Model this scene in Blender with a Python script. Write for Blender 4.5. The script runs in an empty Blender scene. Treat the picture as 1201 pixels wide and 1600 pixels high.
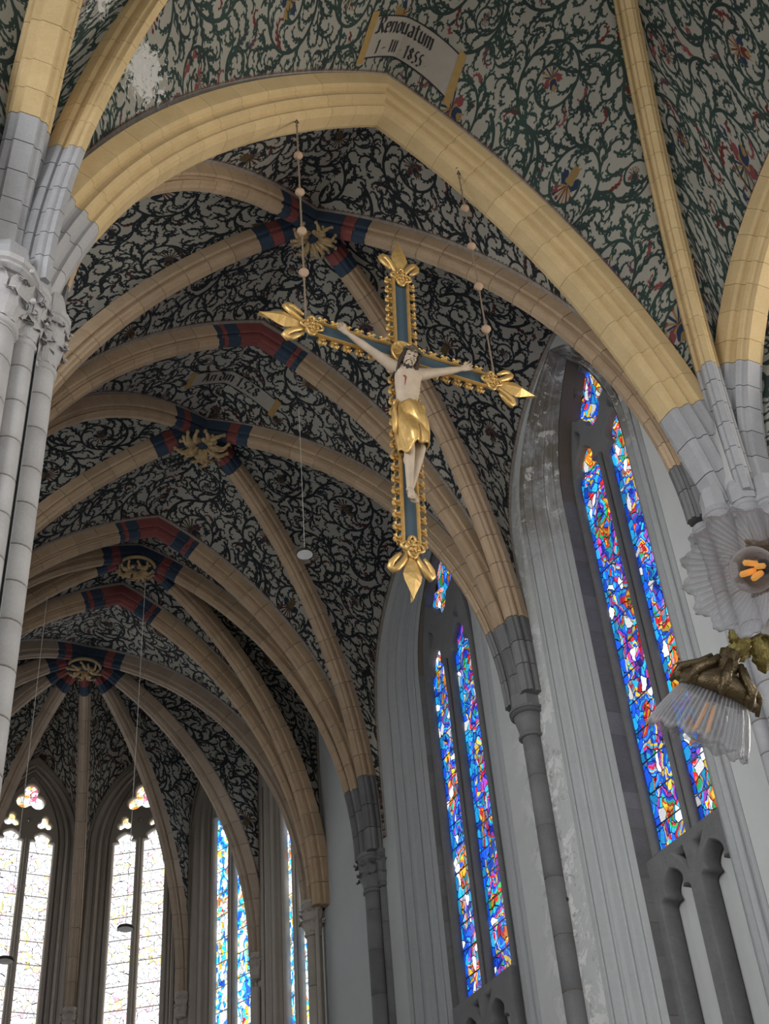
import bpy, bmesh, math, random
import numpy as np
from mathutils import Vector, Matrix, noise

random.seed(7)
rng = np.random.default_rng(11)
scene = bpy.context.scene
COL = scene.collection

# ---------------------------------------------------------------- camera
F_PX, PITCH, YAW, ROLL = 2072.5443, 0.6980109, 0.5057379, -0.0916214
CAM = np.array([-6.7534, -10.9959, 1.6])
_f = np.array([math.sin(YAW) * math.cos(PITCH), math.cos(YAW) * math.cos(PITCH), math.sin(PITCH)])
_r = np.array([math.cos(YAW), -math.sin(YAW), 0.0])
_u = np.cross(_r, _f)
CAM_R = math.cos(ROLL) * _r + math.sin(ROLL) * _u
CAM_U = -math.sin(ROLL) * _r + math.cos(ROLL) * _u
CAM_F = _f
cam_data = bpy.data.cameras.new('camera')
cam = bpy.data.objects.new('camera', cam_data)
COL.objects.link(cam)
cam_data.sensor_fit = 'VERTICAL'
cam_data.sensor_height = 36.0
cam_data.lens = F_PX / 1600.0 * 36.0
cam_data.clip_end = 300
cam_data.clip_start = 0.05
m = Matrix.Identity(4)
for i in range(3):
    m[i][0], m[i][1], m[i][2], m[i][3] = CAM_R[i], CAM_U[i], -CAM_F[i], CAM[i]
cam.matrix_world = m
scene.camera = cam

# ---------------------------------------------------------------- light
world = bpy.data.worlds.new('overcast_sky')
scene.world = world
world.use_nodes = True
wb = world.node_tree.nodes['Background']
wb.inputs['Color'].default_value = (0.93, 0.96, 1.0, 1)
wb.inputs['Strength'].default_value = 0.66

def area_light(name, loc, target, size, size_y, power, color, spread=180):
    d = bpy.data.lights.new(name, 'AREA')
    d.shape = 'RECTANGLE'
    d.spread = math.radians(spread)
    d.size, d.size_y, d.energy, d.color = size, size_y, power, color
    o = bpy.data.objects.new(name, d)
    COL.objects.link(o)
    o.location = loc
    o.rotation_euler = (Vector(target) - Vector(loc)).to_track_quat('-Z', 'Y').to_euler()
    return o
area_light('right_wall_fill_light', (-18.0, -10.0, 12.0), (5.0, 4.5, 9.0), 6, 9, 520, (0.97, 0.98, 1.0), 75)  # added fill from the left, beam narrowed to brighten the right wall
# daylight of the big nave and transept windows, which stand behind and beside the camera
area_light('nave_window_light', (-3.0, -24.0, 11.0), (0.5, 0.0, 18.0), 8, 10, 720, (1.0, 0.95, 0.88))
area_light('transept_window_light', (19.0, -9.0, 11.0), (-4.0, -1.0, 15.5), 6, 10, 2600, (1.0, 0.93, 0.82))
scene.view_settings.view_transform = 'Standard'
scene.view_settings.look = 'None'
scene.view_settings.gamma = 1.0
scene.view_settings.exposure = 0.0
try:
    scene.view_settings.use_curve_mapping = False
    scene.cycles.use_denoising = True
    scene.cycles.max_bounces = 8
    scene.cycles.diffuse_bounces = 4
    scene.cycles.transmission_bounces = 8
    scene.cycles.sample_clamp_indirect = 4.0
except Exception:
    pass

# ---------------------------------------------------------------- helpers
def link(name, mesh, mat=None, parent=None):
    o = bpy.data.objects.new(name, mesh)
    COL.objects.link(o)
    if mat is not None:
        mesh.materials.append(mat)
    if parent is not None:
        o.parent = parent
    return o

def mesh_from(verts, faces, smooth=False, name='m'):
    me = bpy.data.meshes.new(name)
    me.from_pydata([tuple(map(float, v)) for v in verts], [], faces)
    if smooth:
        me.polygons.foreach_set('use_smooth', [True] * len(me.polygons))
    me.update()
    return me

class MB:
    """collects verts and faces of one mesh"""
    def __init__(self):
        self.v, self.f = [], []
    def add(self, verts, faces):
        n = len(self.v)
        self.v += [tuple(map(float, p)) for p in verts]
        self.f += [tuple(i + n for i in q) for q in faces]
        return self
    def box(self, c, s, rot=None):
        c = np.array(c, float); s = np.array(s, float) / 2
        vs = np.array([[x, y, z] for x in (-1, 1) for y in (-1, 1) for z in (-1, 1)]) * s
        if rot is not None:
            vs = vs @ np.array(rot).T
        return self.add(vs + c, [(0, 1, 3, 2), (4, 6, 7, 5), (0, 4, 5, 1), (2, 3, 7, 6), (0, 2, 6, 4), (1, 5, 7, 3)])
    def tube(self, pts, radii, n=10, cap=True, squash=None, frame=None):
        pts = np.array(pts, float)
        k = len(pts)
        if np.isscalar(radii):
            radii = [radii] * k
        ref = np.array(frame if frame is not None else (0.13, 0.98, 0.21), float)
        vs = []
        for i in range(k):
            t = pts[min(i + 1, k - 1)] - pts[max(i - 1, 0)]
            t = t / (np.linalg.norm(t) + 1e-12)
            a = np.cross(t, ref)
            if np.linalg.norm(a) < 1e-3:
                a = np.cross(t, (1.0, 0, 0))
            a /= np.linalg.norm(a)
            b = np.cross(t, a)
            sa, sb = (1, 1) if squash is None else squash
            for j in range(n):
                th = 2 * math.pi * j / n
                vs.append(pts[i] + radii[i] * (sa * math.cos(th) * a + sb * math.sin(th) * b))
        fs = [(i * n + j, i * n + (j + 1) % n, (i + 1) * n + (j + 1) % n, (i + 1) * n + j) for i in range(k - 1) for j in range(n)]
        if cap:
            fs.append(tuple(range(n - 1, -1, -1)))
            fs.append(tuple((k - 1) * n + j for j in range(n)))
        return self.add(vs, fs)
    def lathe(self, prof, c=(0, 0, 0), n=24, a0=0.0, a1=2 * math.pi, axis=None, cap=True):
        """prof: list of (radius, height); axis: 3x3 columns (x, y, axis)"""
        full = abs(a1 - a0 - 2 * math.pi) < 1e-6
        k = n if full else n + 1
        vs = []
        for r_, h in prof:
            for j in range(k):
                th = a0 + (a1 - a0) * j / n
                vs.append((r_ * math.cos(th), r_ * math.sin(th), h))
        vs = np.array(vs)
        if axis is not None:
            vs = vs @ np.array(axis).T
        vs = vs + np.array(c, float)
        fs = []
        for i in range(len(prof) - 1):
            for j in range(n):
                j2 = (j + 1) % k
                fs.append((i * k + j, i * k + j2, (i + 1) * k + j2, (i + 1) * k + j))
        if cap and full:
            fs.append(tuple(range(k - 1, -1, -1)))
            fs.append(tuple((len(prof) - 1) * k + j for j in range(k)))
        return self.add(vs, fs)
    def ball(self, c, r_, n=12, scale=(1, 1, 1), rot=None):
        prof = [(max(1e-4, math.sin(math.pi * i / (n // 2 + 1))), -math.cos(math.pi * i / (n // 2 + 1))) for i in range(n // 2 + 2)]
        k = n
        vs = np.array([(p * math.cos(2 * math.pi * j / k), p * math.sin(2 * math.pi * j / k), h) for p, h in prof for j in range(k)]) * r_ * np.array(scale)
        if rot is not None:
            vs = vs @ np.array(rot).T
        fs = [(i * k + j, i * k + (j + 1) % k, (i + 1) * k + (j + 1) % k, (i + 1) * k + j) for i in range(len(prof) - 1) for j in range(k)]
        return self.add(vs + np.array(c, float), fs)
    def build(self, name, mat=None, parent=None, smooth=False):
        return link(name, mesh_from(self.v, self.f, smooth), mat, parent)

def empty(name, loc=(0, 0, 0), **props):
    o = bpy.data.objects.new(name, None)
    COL.objects.link(o)
    o.location = loc
    o.empty_display_size = 0.2
    for k, v in props.items():
        o[k] = v
    return o

def tag(o, **props):
    for k, v in props.items():
        o[k] = v
    return o

def axis_from(d, up=(0, 0, 1)):
    d = np.array(d, float); d /= np.linalg.norm(d)
    a = np.cross(up, d)
    if np.linalg.norm(a) < 1e-3:
        a = np.cross((1, 0, 0), d)
    a /= np.linalg.norm(a)
    b = np.cross(d, a)
    return np.stack([a, b, d], 1)

# ---------------------------------------------------------------- materials
def new_mat(name):
    mt = bpy.data.materials.new(name)
    mt.use_nodes = True
    return mt, mt.node_tree, mt.node_tree.nodes['Principled BSDF']

def N(nt, typ, **kw):
    n = nt.nodes.new(typ)
    for k, v in kw.items():
        setattr(n, k, v)
    return n

def mathn(nt, op, a, b=None, clamp=False):
    n = N(nt, 'ShaderNodeMath', operation=op, use_clamp=clamp)
    for i, v in enumerate((a, b)):
        if v is None:
            continue
        if isinstance(v, (int, float)):
            n.inputs[i].default_value = v
        else:
            nt.links.new(v, n.inputs[i])
    return n.outputs[0]

def mixc(nt, fac, a, b, blend='MIX'):
    n = N(nt, 'ShaderNodeMix', data_type='RGBA', blend_type=blend)
    for sock, v in ((n.inputs[0], fac), (n.inputs[6], a), (n.inputs[7], b)):
        if isinstance(v, (int, float)):
            sock.default_value = v
        elif isinstance(v, tuple):
            sock.default_value = v if len(v) == 4 else (*v, 1)
        else:
            nt.links.new(v, sock)
    return n.outputs[2]

def noise_n(nt, scale, detail=4.0, rough=0.6, vec=None, dist=0.0):
    n = N(nt, 'ShaderNodeTexNoise')
    n.inputs['Scale'].default_value = scale
    n.inputs['Detail'].default_value = detail
    n.inputs['Roughness'].default_value = rough
    n.inputs['Distortion'].default_value = dist
    if vec is not None:
        nt.links.new(vec, n.inputs['Vector'])
    return n

def ramp(nt, fac, stops, interp='LINEAR'):
    n = N(nt, 'ShaderNodeValToRGB')
    n.color_ramp.interpolation = interp
    el = n.color_ramp.elements
    while len(el) < len(stops):
        el.new(0.5)
    for e, (p, c) in zip(el, stops):
        e.position = p
        e.color = c if len(c) == 4 else (*c, 1)
    nt.links.new(fac, n.inputs[0])
    return n.outputs[0]

def world_pos(nt):
    return N(nt, 'ShaderNodeNewGeometry').outputs['Position']

def stone(name, base, var=0.25, per_piece=0.18, rough=0.85, bump=0.25, scale=3.0, tint=None):
    mt, nt, b = new_mat(name)
    pos = world_pos(nt)
    n1 = noise_n(nt, scale, 5, 0.65, pos)
    n2 = noise_n(nt, scale * 9, 4, 0.7, pos)
    oi = N(nt, 'ShaderNodeObjectInfo').outputs['Random']
    v = mathn(nt, 'ADD', mathn(nt, 'MULTIPLY', mathn(nt, 'SUBTRACT', n1.outputs[0], 0.5), var * 2.4), 1.0)
    v = mathn(nt, 'ADD', v, mathn(nt, 'MULTIPLY', mathn(nt, 'SUBTRACT', n2.outputs[0], 0.5), var * 1.3))
    v = mathn(nt, 'ADD', v, mathn(nt, 'MULTIPLY', mathn(nt, 'SUBTRACT', oi, 0.5), per_piece * 2))
    c = mixc(nt, n1.outputs[0], base, tint if tint else tuple(x * 0.9 for x in base))
    vm = N(nt, 'ShaderNodeVectorMath', operation='SCALE')
    nt.links.new(c, vm.inputs[0])
    nt.links.new(v, vm.inputs['Scale'])
    nt.links.new(vm.outputs[0], b.inputs['Base Color'])
    b.inputs['Roughness'].default_value = rough
    bp = N(nt, 'ShaderNodeBump')
    bp.inputs['Strength'].default_value = bump
    bp.inputs['Distance'].default_value = 0.02
    nt.links.new(n2.outputs[0], bp.inputs['Height'])
    nt.links.new(bp.outputs[0], b.inputs['Normal'])
    return mt

def plain(name, base, rough=0.6, metal=0.0, var=0.15, scale=6.0, bump=0.0):
    mt, nt, b = new_mat(name)
    pos = world_pos(nt)
    n1 = noise_n(nt, scale, 4, 0.6, pos)
    c = mixc(nt, n1.outputs[0], tuple(min(1, x * (1 + var)) for x in base), tuple(x * (1 - var) for x in base))
    nt.links.new(c, b.inputs['Base Color'])
    b.inputs['Roughness'].default_value = rough
    b.inputs['Metallic'].default_value = metal
    if bump:
        bp = N(nt, 'ShaderNodeBump')
        bp.inputs['Strength'].default_value = bump
        bp.inputs['Distance'].default_value = 0.01
        nt.links.new(n1.outputs[0], bp.inputs['Height'])
        nt.links.new(bp.outputs[0], b.inputs['Normal'])
    return mt

M = {}
M['ochre'] = stone('ochre_stone', (0.58, 0.41, 0.19), 0.2, 0.05, tint=(0.50, 0.38, 0.21))
M['tan'] = stone('tan_stone', (0.44, 0.30, 0.175), 0.28, 0.09, tint=(0.34, 0.26, 0.18))
M['tan_dim'] = stone('apse_rib_stone', (0.39, 0.29, 0.205), 0.25, 0.09, tint=(0.31, 0.25, 0.19))
M['grey'] = stone('grey_springer_stone', (0.36, 0.36, 0.37), 0.2, 0.10)
M['pale'] = stone('pale_limestone', (0.45, 0.44, 0.435), 0.2, 0.08, tint=(0.36, 0.35, 0.35))
M['dark'] = stone('dark_bluestone', (0.145, 0.145, 0.146), 0.3, 0.18, rough=0.7)
M['brown'] = stone('brown_apse_stone', (0.42, 0.37, 0.31), 0.2, 0.05, tint=(0.32, 0.285, 0.245))
M['mortar'] = stone('dark_mortar', (0.15, 0.125, 0.10), 0.2, 0.0)
M['blue'] = stone('painted_blue_stone', (0.025, 0.045, 0.075), 0.25, 0.1)
M['red'] = stone('painted_red_stone', (0.20, 0.055, 0.05), 0.25, 0.1)
M['gold'] = plain('gilding', (0.56, 0.36, 0.125), 0.4, 0.6, 0.4, 11.0, 0.35)
M['boss_gold'] = plain('dulled_boss_gilding', (0.36, 0.25, 0.12), 0.6, 0.2, 0.4, 12.0, 0.2)
M['panel_blue'] = plain('blue_green_panel_paint', (0.04, 0.068, 0.088), 0.5, 0.0, 0.15, 4)
M['flesh'] = plain('painted_wooden_flesh', (0.42, 0.33, 0.24), 0.6, 0.0, 0.25, 6, 0.2)
M['hair'] = plain('dark_brown_painted_hair', (0.035, 0.022, 0.016), 0.85, 0.0, 0.3, 30, 0.3)
M['blood'] = plain('blood_red_paint', (0.2, 0.03, 0.02), 0.6)
M['iron'] = plain('dark_iron', (0.05, 0.045, 0.04), 0.6, 0.4)
M['rod'] = plain('brown_iron_rod', (0.22, 0.16, 0.11), 0.6, 0.2)
M['wood'] = plain('turned_wood_beads', (0.36, 0.24, 0.15), 0.6, 0.0, 0.2, 20)
M['brass'] = plain('aged_brass', (0.15, 0.11, 0.06), 0.32, 0.8, 0.5, 45, 0.5)
M['floor'] = stone('floor_stone', (0.36, 0.34, 0.31), 0.15, 0.0)
M['ink'] = plain('black_lettering', (0.012, 0.012, 0.014), 0.8)
M['scroll'] = plain('cream_scroll_paint', (0.29, 0.265, 0.225), 0.8, 0.0, 0.12, 5)
M['scroll_end'] = plain('ochre_scroll_end_paint', (0.30, 0.19, 0.06), 0.8, 0.0, 0.2, 12)
M['white'] = plain('white_enamel', (0.88, 0.86, 0.80), 0.4)

def plaster_mat():
    mt, nt, b = new_mat('grey_wall_plaster')
    pos = world_pos(nt)
    n1 = noise_n(nt, 0.9, 5, 0.6, pos)
    n2 = noise_n(nt, 6.0, 6, 0.7, pos)
    c = mixc(nt, n1.outputs[0], (0.43, 0.44, 0.43), (0.51, 0.52, 0.505))
    c = mixc(nt, mathn(nt, 'MULTIPLY', n2.outputs[0], 0.25), c, (0.27, 0.27, 0.26))
    # salt bloom and flaking, thickest beside the wall shafts (y near 6) where damp comes through
    sx = N(nt, 'ShaderNodeSeparateXYZ'); nt.links.new(pos, sx.inputs[0])
    dy = mathn(nt, 'ABSOLUTE', mathn(nt, 'SUBTRACT', sx.outputs[1], 5.65))
    near = mathn(nt, 'SUBTRACT', 1.0, mathn(nt, 'DIVIDE', dy, 0.95), clamp=True)
    fl = mathn(nt, 'MULTIPLY', near, mathn(nt, 'GREATER_THAN', noise_n(nt, 2.4, 8, 0.72, pos, 0.6).outputs[0], 0.53))
    fl = mathn(nt, 'MULTIPLY', fl, 0.9)
    c = mixc(nt, fl, c, (0.70, 0.69, 0.66))
    dk = mathn(nt, 'MULTIPLY', near, mathn(nt, 'GREATER_THAN', noise_n(nt, 4.2, 8, 0.75, pos, 0.4).outputs[0], 0.58))
    c = mixc(nt, mathn(nt, 'MULTIPLY', dk, 0.8), c, (0.22, 0.205, 0.185))
    nt.links.new(c, b.inputs['Base Color'])
    b.inputs['Roughness'].default_value = 0.8
    bp = N(nt, 'ShaderNodeBump'); bp.inputs['Strength'].default_value = 0.3; bp.inputs['Distance'].default_value = 0.02
    nt.links.new(n2.outputs[0], bp.inputs['Height']); nt.links.new(bp.outputs[0], b.inputs['Normal'])
    return mt
M['plaster'] = plaster_mat()
def mould_mat():
    mt = stone('grey_window_moulding', (0.385, 0.395, 0.395), 0.16, 0.0, bump=0.15, scale=1.6, tint=(0.31, 0.315, 0.315))
    nt = mt.node_tree; b = nt.nodes['Principled BSDF']
    src = b.inputs['Base Color'].links[0].from_socket
    pos = world_pos(nt)
    sx = N(nt, 'ShaderNodeSeparateXYZ'); nt.links.new(pos, sx.inputs[0])
    # grime and salt stains creep down from the wet head of the nearest window
    hi = mathn(nt, 'MULTIPLY', mathn(nt, 'SUBTRACT', sx.outputs[2], 16.2), 0.5, clamp=True)
    hi = mathn(nt, 'MULTIPLY', hi, mathn(nt, 'LESS_THAN', sx.outputs[1], 5.9))
    n1 = noise_n(nt, 1.7, 7, 0.7, pos, .4)
    n2 = noise_n(nt, 3.1, 7, 0.72, pos, .5)
    c = mixc(nt, mathn(nt, 'MULTIPLY', hi, mathn(nt, 'MULTIPLY', mathn(nt, 'SUBTRACT', n1.outputs[0], .36), 5, clamp=True)), src, (.16, .14, .115))
    c = mixc(nt, mathn(nt, 'MULTIPLY', hi, mathn(nt, 'GREATER_THAN', n2.outputs[0], .57)), c, (.55, .53, .50))
    nt.links.new(c, b.inputs['Base Color'])
    return mt
M['mould'] = mould_mat()

# ---------------------------------------------------------------- painted scrollwork drawn into an image that tiles
def scroll_masks(n=1280, tile=5.0):
    px = n / tile
    vine = np.zeros((n, n), np.float32)
    acc = np.zeros((n, n), np.float32)
    hue = np.zeros((n, n), np.float32)
    R_ = random.Random(5)
    def cap(layer, a, b, r0, r1, hv=None):
        a = (a[0] * px, a[1] * px); b = (b[0] * px, b[1] * px); r0 *= px; r1 *= px
        rm = max(r0, r1) + 1.5
        x0, x1 = int(min(a[0], b[0]) - rm), int(max(a[0], b[0]) + rm) + 1
        y0, y1 = int(min(a[1], b[1]) - rm), int(max(a[1], b[1]) + rm) + 1
        X = np.arange(x0, x1, dtype=np.float32)[None, :]; Y = np.arange(y0, y1, dtype=np.float32)[:, None]
        dx, dy = b[0] - a[0], b[1] - a[1]
        L2 = dx * dx + dy * dy + 1e-9
        t = np.clip(((X - a[0]) * dx + (Y - a[1]) * dy) / L2, 0, 1)
        d = np.hypot(X - a[0] - t * dx, Y - a[1] - t * dy)
        v = np.clip(r0 + (r1 - r0) * t - d + 0.5, 0, 1)
        ix = np.ix_(np.arange(y0, y1) % n, np.arange(x0, x1) % n)
        layer[ix] = np.maximum(layer[ix], v)
        if hv is not None:
            h = hue[ix]; h[v > 0.4] = hv; hue[ix] = h
    def occ(x, y):
        return max(vine[int(y * px) % n, int(x * px) % n], acc[int(y * px) % n, int(x * px) % n])
    def leaf(p, ang, L, side, layer=None, hv=None, w=0.02):
        layer = vine if layer is None else layer
        k = 8; x, y = p; a = ang
        pr = (x, y)
        for i in range(k):
            a += side * (0.04 + 0.17 * i)
            st = L / k * (1.45 - 0.11 * i)
            x += math.cos(a) * st; y += math.sin(a) * st
            bulge = math.sin(math.pi * min(1, (i + 1) / k)) * .55 + .55
            cap(layer, pr, (x, y), w * bulge, w * bulge * .96, hv)
            if i in (1, 3, 4):
                ta = a - side * 0.8
                q = (x + math.cos(ta) * L * 0.2, y + math.sin(ta) * L * 0.2)
                cap(layer, (x, y), q, w * 0.75, w * .35, hv)
                tb = ta + side * .7
                cap(layer, q, (q[0] + math.cos(tb) * L * .09, q[1] + math.sin(tb) * L * .09), w * .35, 0.003, hv)
            pr = (x, y)
        cap(layer, pr, pr, w * 0.85, w * 0.85, hv)
    def curl(p, ang, L, side, depth=0):
        """a tapering tendril that winds into a hook, set with little acanthus teeth"""
        k = 13; x, y = p; a = ang; path = [(x, y, a)]
        for i in range(k):
            a += side * (0.02 + 0.52 * (i / k) ** 1.6)
            x += math.cos(a) * L / k * (1.25 - .5 * i / k); y += math.sin(a) * L / k * (1.25 - .5 * i / k)
            path.append((x, y, a))
        if any(occ(path[i][0], path[i][1]) > .35 for i in (4, 6, 8, 10, 13)):
            return False
        red = R_.random() < .085
        lay, hv = (acc, R_.choice((.1, .1, .3, .9))) if red else (vine, None)
        for i in range(k):
            w = (.0125 + .006 * math.sin(3.0 * i / k)) * (1.05 - .55 * i / k) * (L / .34) ** .5
            cap(lay, path[i][:2], path[i + 1][:2], w, w * .97, hv)
            if i in (2, 4, 6, 8, 10):
                for sd in ((-side, side) if i < 5 else (-side,)):
                    ta = path[i][2] + sd * .75
                    tl = L * (.20 - .009 * i) * R_.uniform(.8, 1.25)
                    m_ = (path[i][0] + math.cos(ta) * tl * .6, path[i][1] + math.sin(ta) * tl * .6)
                    tb = ta - sd * .9
                    e_ = (m_[0] + math.cos(tb) * tl * .55, m_[1] + math.sin(tb) * tl * .55)
                    cap(lay, path[i][:2], m_, w * .95, w * .8, hv); cap(lay, m_, e_, w * .8, .003, hv)
        cap(lay, path[-1][:2], path[-1][:2], .015 * (L / .34) ** .5, .015, hv)
        if depth == 0 and L > .3:
            j = R_.choice((4, 5, 6))
            curl(path[j][:2], path[j][2] - side * .7, L * .62, -side, 1)
        return True
    def stem(pts, w0, w1, gap=0.1, L=0.19):
        cnt = 0.0; sd = R_.choice((-1, 1))
        for i in range(len(pts) - 1):
            t = i / (len(pts) - 1)
            w = w0 + (w1 - w0) * t
            cap(vine, pts[i], pts[i + 1], w, w)
            dx, dy = pts[i + 1][0] - pts[i][0], pts[i + 1][1] - pts[i][1]
            cnt += math.hypot(dx, dy)
            if cnt > gap * R_.uniform(0.7, 1.35):
                cnt = 0; sd = -sd
                a = math.atan2(dy, dx)
                l = L * R_.uniform(0.7, 1.25)
                if any(curl(pts[i], a + s2 * .5, l * m2, s2) for s2, m2 in ((sd, 2.1), (-sd, 1.8), (sd, 1.25), (-sd, 1.1))):
                    continue
                q = (pts[i][0] + math.cos(a + sd * 0.9) * l * 0.95, pts[i][1] + math.sin(a + sd * 0.9) * l * 0.95)
                if occ(*q) < 0.3:
                    red = R_.random()
                    leaf(pts[i], a + sd * 0.45, l, sd, acc if red < 0.10 else None, R_.choice((0.1, 0.3, 0.9)) if red < 0.10 else None, 0.017)
    def flower(c, s):
        """a fantastic bloom: round fruit, ochre collar, two wing leaves and a fan of stamens"""
        kind = R_.randrange(4)
        h1, h2, h3 = ((.1, .7, .5), (.9, .7, .5), (.7, .1, .5), (.5, .7, .3))[kind]
        a0 = R_.uniform(0, 6.28)
        d = (math.cos(a0), math.sin(a0)); n_ = (-d[1], d[0])
        for k in range(7):
            a = a0 + (k - 3) * .30
            L = s * (1.15 - .07 * abs(k - 3)) * R_.uniform(.85, 1.1)
            e = (c[0] + math.cos(a) * L, c[1] + math.sin(a) * L)
            hv = h2 if k % 2 else h1
            cap(acc, (c[0] + d[0] * s * .15, c[1] + d[1] * s * .15), e, s * .035, s * .06, hv)
            cap(acc, e, e, s * .10, s * .10, h3 if k % 2 else h2)
        for sd in (-1, 1):
            leaf((c[0], c[1]), a0 + sd * 1.15, s * .95, sd, acc, h3, s * .15)
        cap(acc, (c[0] - n_[0] * s * .2, c[1] - n_[1] * s * .2), (c[0] + n_[0] * s * .2, c[1] + n_[1] * s * .2), s * .13, s * .13, .7)
        b_ = (c[0] - d[0] * s * .42, c[1] - d[1] * s * .42)
        cap(acc, b_, (c[0] - d[0] * s * .2, c[1] - d[1] * s * .2), s * .30, s * .26, h1)
        for sd in (-1, 0, 1):
            q = (b_[0] - math.cos(a0 + sd * .6) * s * .45, b_[1] - math.sin(a0 + sd * .6) * s * .45)
            cap(acc, b_, q, s * .1, s * .03, .7)
    cs = []
    for tries in range(6000):
        if tries < 2500: r0 = R_.uniform(0.48, 0.66)
        elif tries < 4200: r0 = R_.uniform(0.28, 0.42)
        else: r0 = R_.uniform(0.17, 0.24)
        x, y = R_.uniform(0, tile), R_.uniform(0, tile)
        ok = True
        for (X, Y, R2, s) in cs:
            dx = abs(x - X); dx = min(dx, tile - dx); dy = abs(y - Y); dy = min(dy, tile - dy)
            if math.hypot(dx, dy) < (r0 + R2) * 1.04:
                ok = False; break
        if ok:
            cs.append((x, y, r0, R_.choice((-1, 1))))
    todo = []
    for (x, y, r0, s) in cs:
        a0 = R_.uniform(0, 6.28); turns = 1.55 if r0 > 0.3 else 1.2
        k = int(40 * turns)
        pts = [(x + r0 * (1 - 0.74 * i / k) * math.cos(a0 + s * i / k * turns * 6.283), y + r0 * (1 - 0.74 * i / k) * math.sin(a0 + s * i / k * turns * 6.283)) for i in range(k)]
        # tail that leaves along the tangent to a neighbour
        ta = a0 - s * 1.571
        p0 = pts[0]
        tail = [(p0[0] + math.cos(ta + s * 0.9 * t) * r0 * 1.2 * t, p0[1] + math.sin(ta + s * 0.9 * t) * r0 * 1.2 * t) for t in np.linspace(1, 0.05, 12)]
        w = 0.024 if r0 > 0.45 else (0.018 if r0 > 0.25 else 0.013)
        if r0 > 0.27 and R_.random() < 0.8:
            flower((x, y), r0 * R_.uniform(0.30, 0.40))
        todo.append((tail + pts, w, r0))
    for tp, w, r0 in todo:
        for p_, q_ in zip(tp[:-1], tp[1:]):
            cap(vine, p_, q_, w * .8, w * .7)
    for tp, w, r0 in todo:
        stem(tp, w, w * 0.5, 0.085 if r0 > 0.25 else 0.07, 0.2 if r0 > 0.25 else 0.14)
    for _ in range(2600):
        x, y = R_.uniform(0, tile), R_.uniform(0, tile)
        curl((x, y), R_.uniform(0, 6.28), R_.uniform(.22, .36), R_.choice((-1, 1)), 1)
    for _ in range(4200):
        x, y = R_.uniform(0, tile), R_.uniform(0, tile)
        L = R_.uniform(0.08, 0.16)
        if all(occ(x + L * 0.62 * math.cos(t), y + L * 0.62 * math.sin(t)) < 0.3 for t in np.arange(0, 6.28, 0.9)) and occ(x, y) < 0.2:
            a = R_.uniform(0, 6.28)
            red = R_.random()
            lay, hv = (acc, R_.choice((0.1, 0.1, 0.3, 0.5, 0.9))) if red < 0.13 else (vine, None)
            p = (x - math.cos(a) * L * 0.5, y - math.sin(a) * L * 0.5)
            leaf(p, a, L * 1.3, R_.choice((-1, 1)), lay, hv, 0.0155)
    return vine, acc, hue

SCROLL_N, SCROLL_TILE = 1400, 6.6
VINE, ACC, HUE = scroll_masks(SCROLL_N, 5.0)

def scroll_image(name, ground, vine_a, vine_b, acc_gain):
    n = SCROLL_N
    yy, xx = np.mgrid[0:n, 0:n] / n * 2 * math.pi
    mott = 0.5 + 0.18 * np.sin(3 * xx + np.sin(2 * yy) * 1.3) + 0.18 * np.sin(4 * yy + 2 * np.sin(xx * 2))
    cols = np.array([(0.34, 0.13, 0.12), (0.44, 0.22, 0.22), (0.11, 0.17, 0.26), (0.52, 0.42, 0.25), (0.30, 0.20, 0.24)]) * acc_gain
    idx = np.clip((HUE * 5).astype(int), 0, 4)
    img = np.ones((n, n, 4), np.float32)
    g = np.array(ground)
    va, vb = np.array(vine_a), np.array(vine_b)
    vm = va + (vb - va) * mott[..., None]
    c = np.broadcast_to(g, (n, n, 3)) * (0.96 + 0.08 * mott[..., None])
    a = ACC[..., None]
    c = c * (1 - a) + cols[idx] * a
    v = VINE[..., None]
    c = c * (1 - v) + vm * v
    img[..., :3] = c
    im = bpy.data.images.new(name, n, n)
    im.pixels.foreach_set(np.ascontiguousarray(img, dtype=np.float32).ravel())
    im.update()
    im.pack()
    return im

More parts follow.
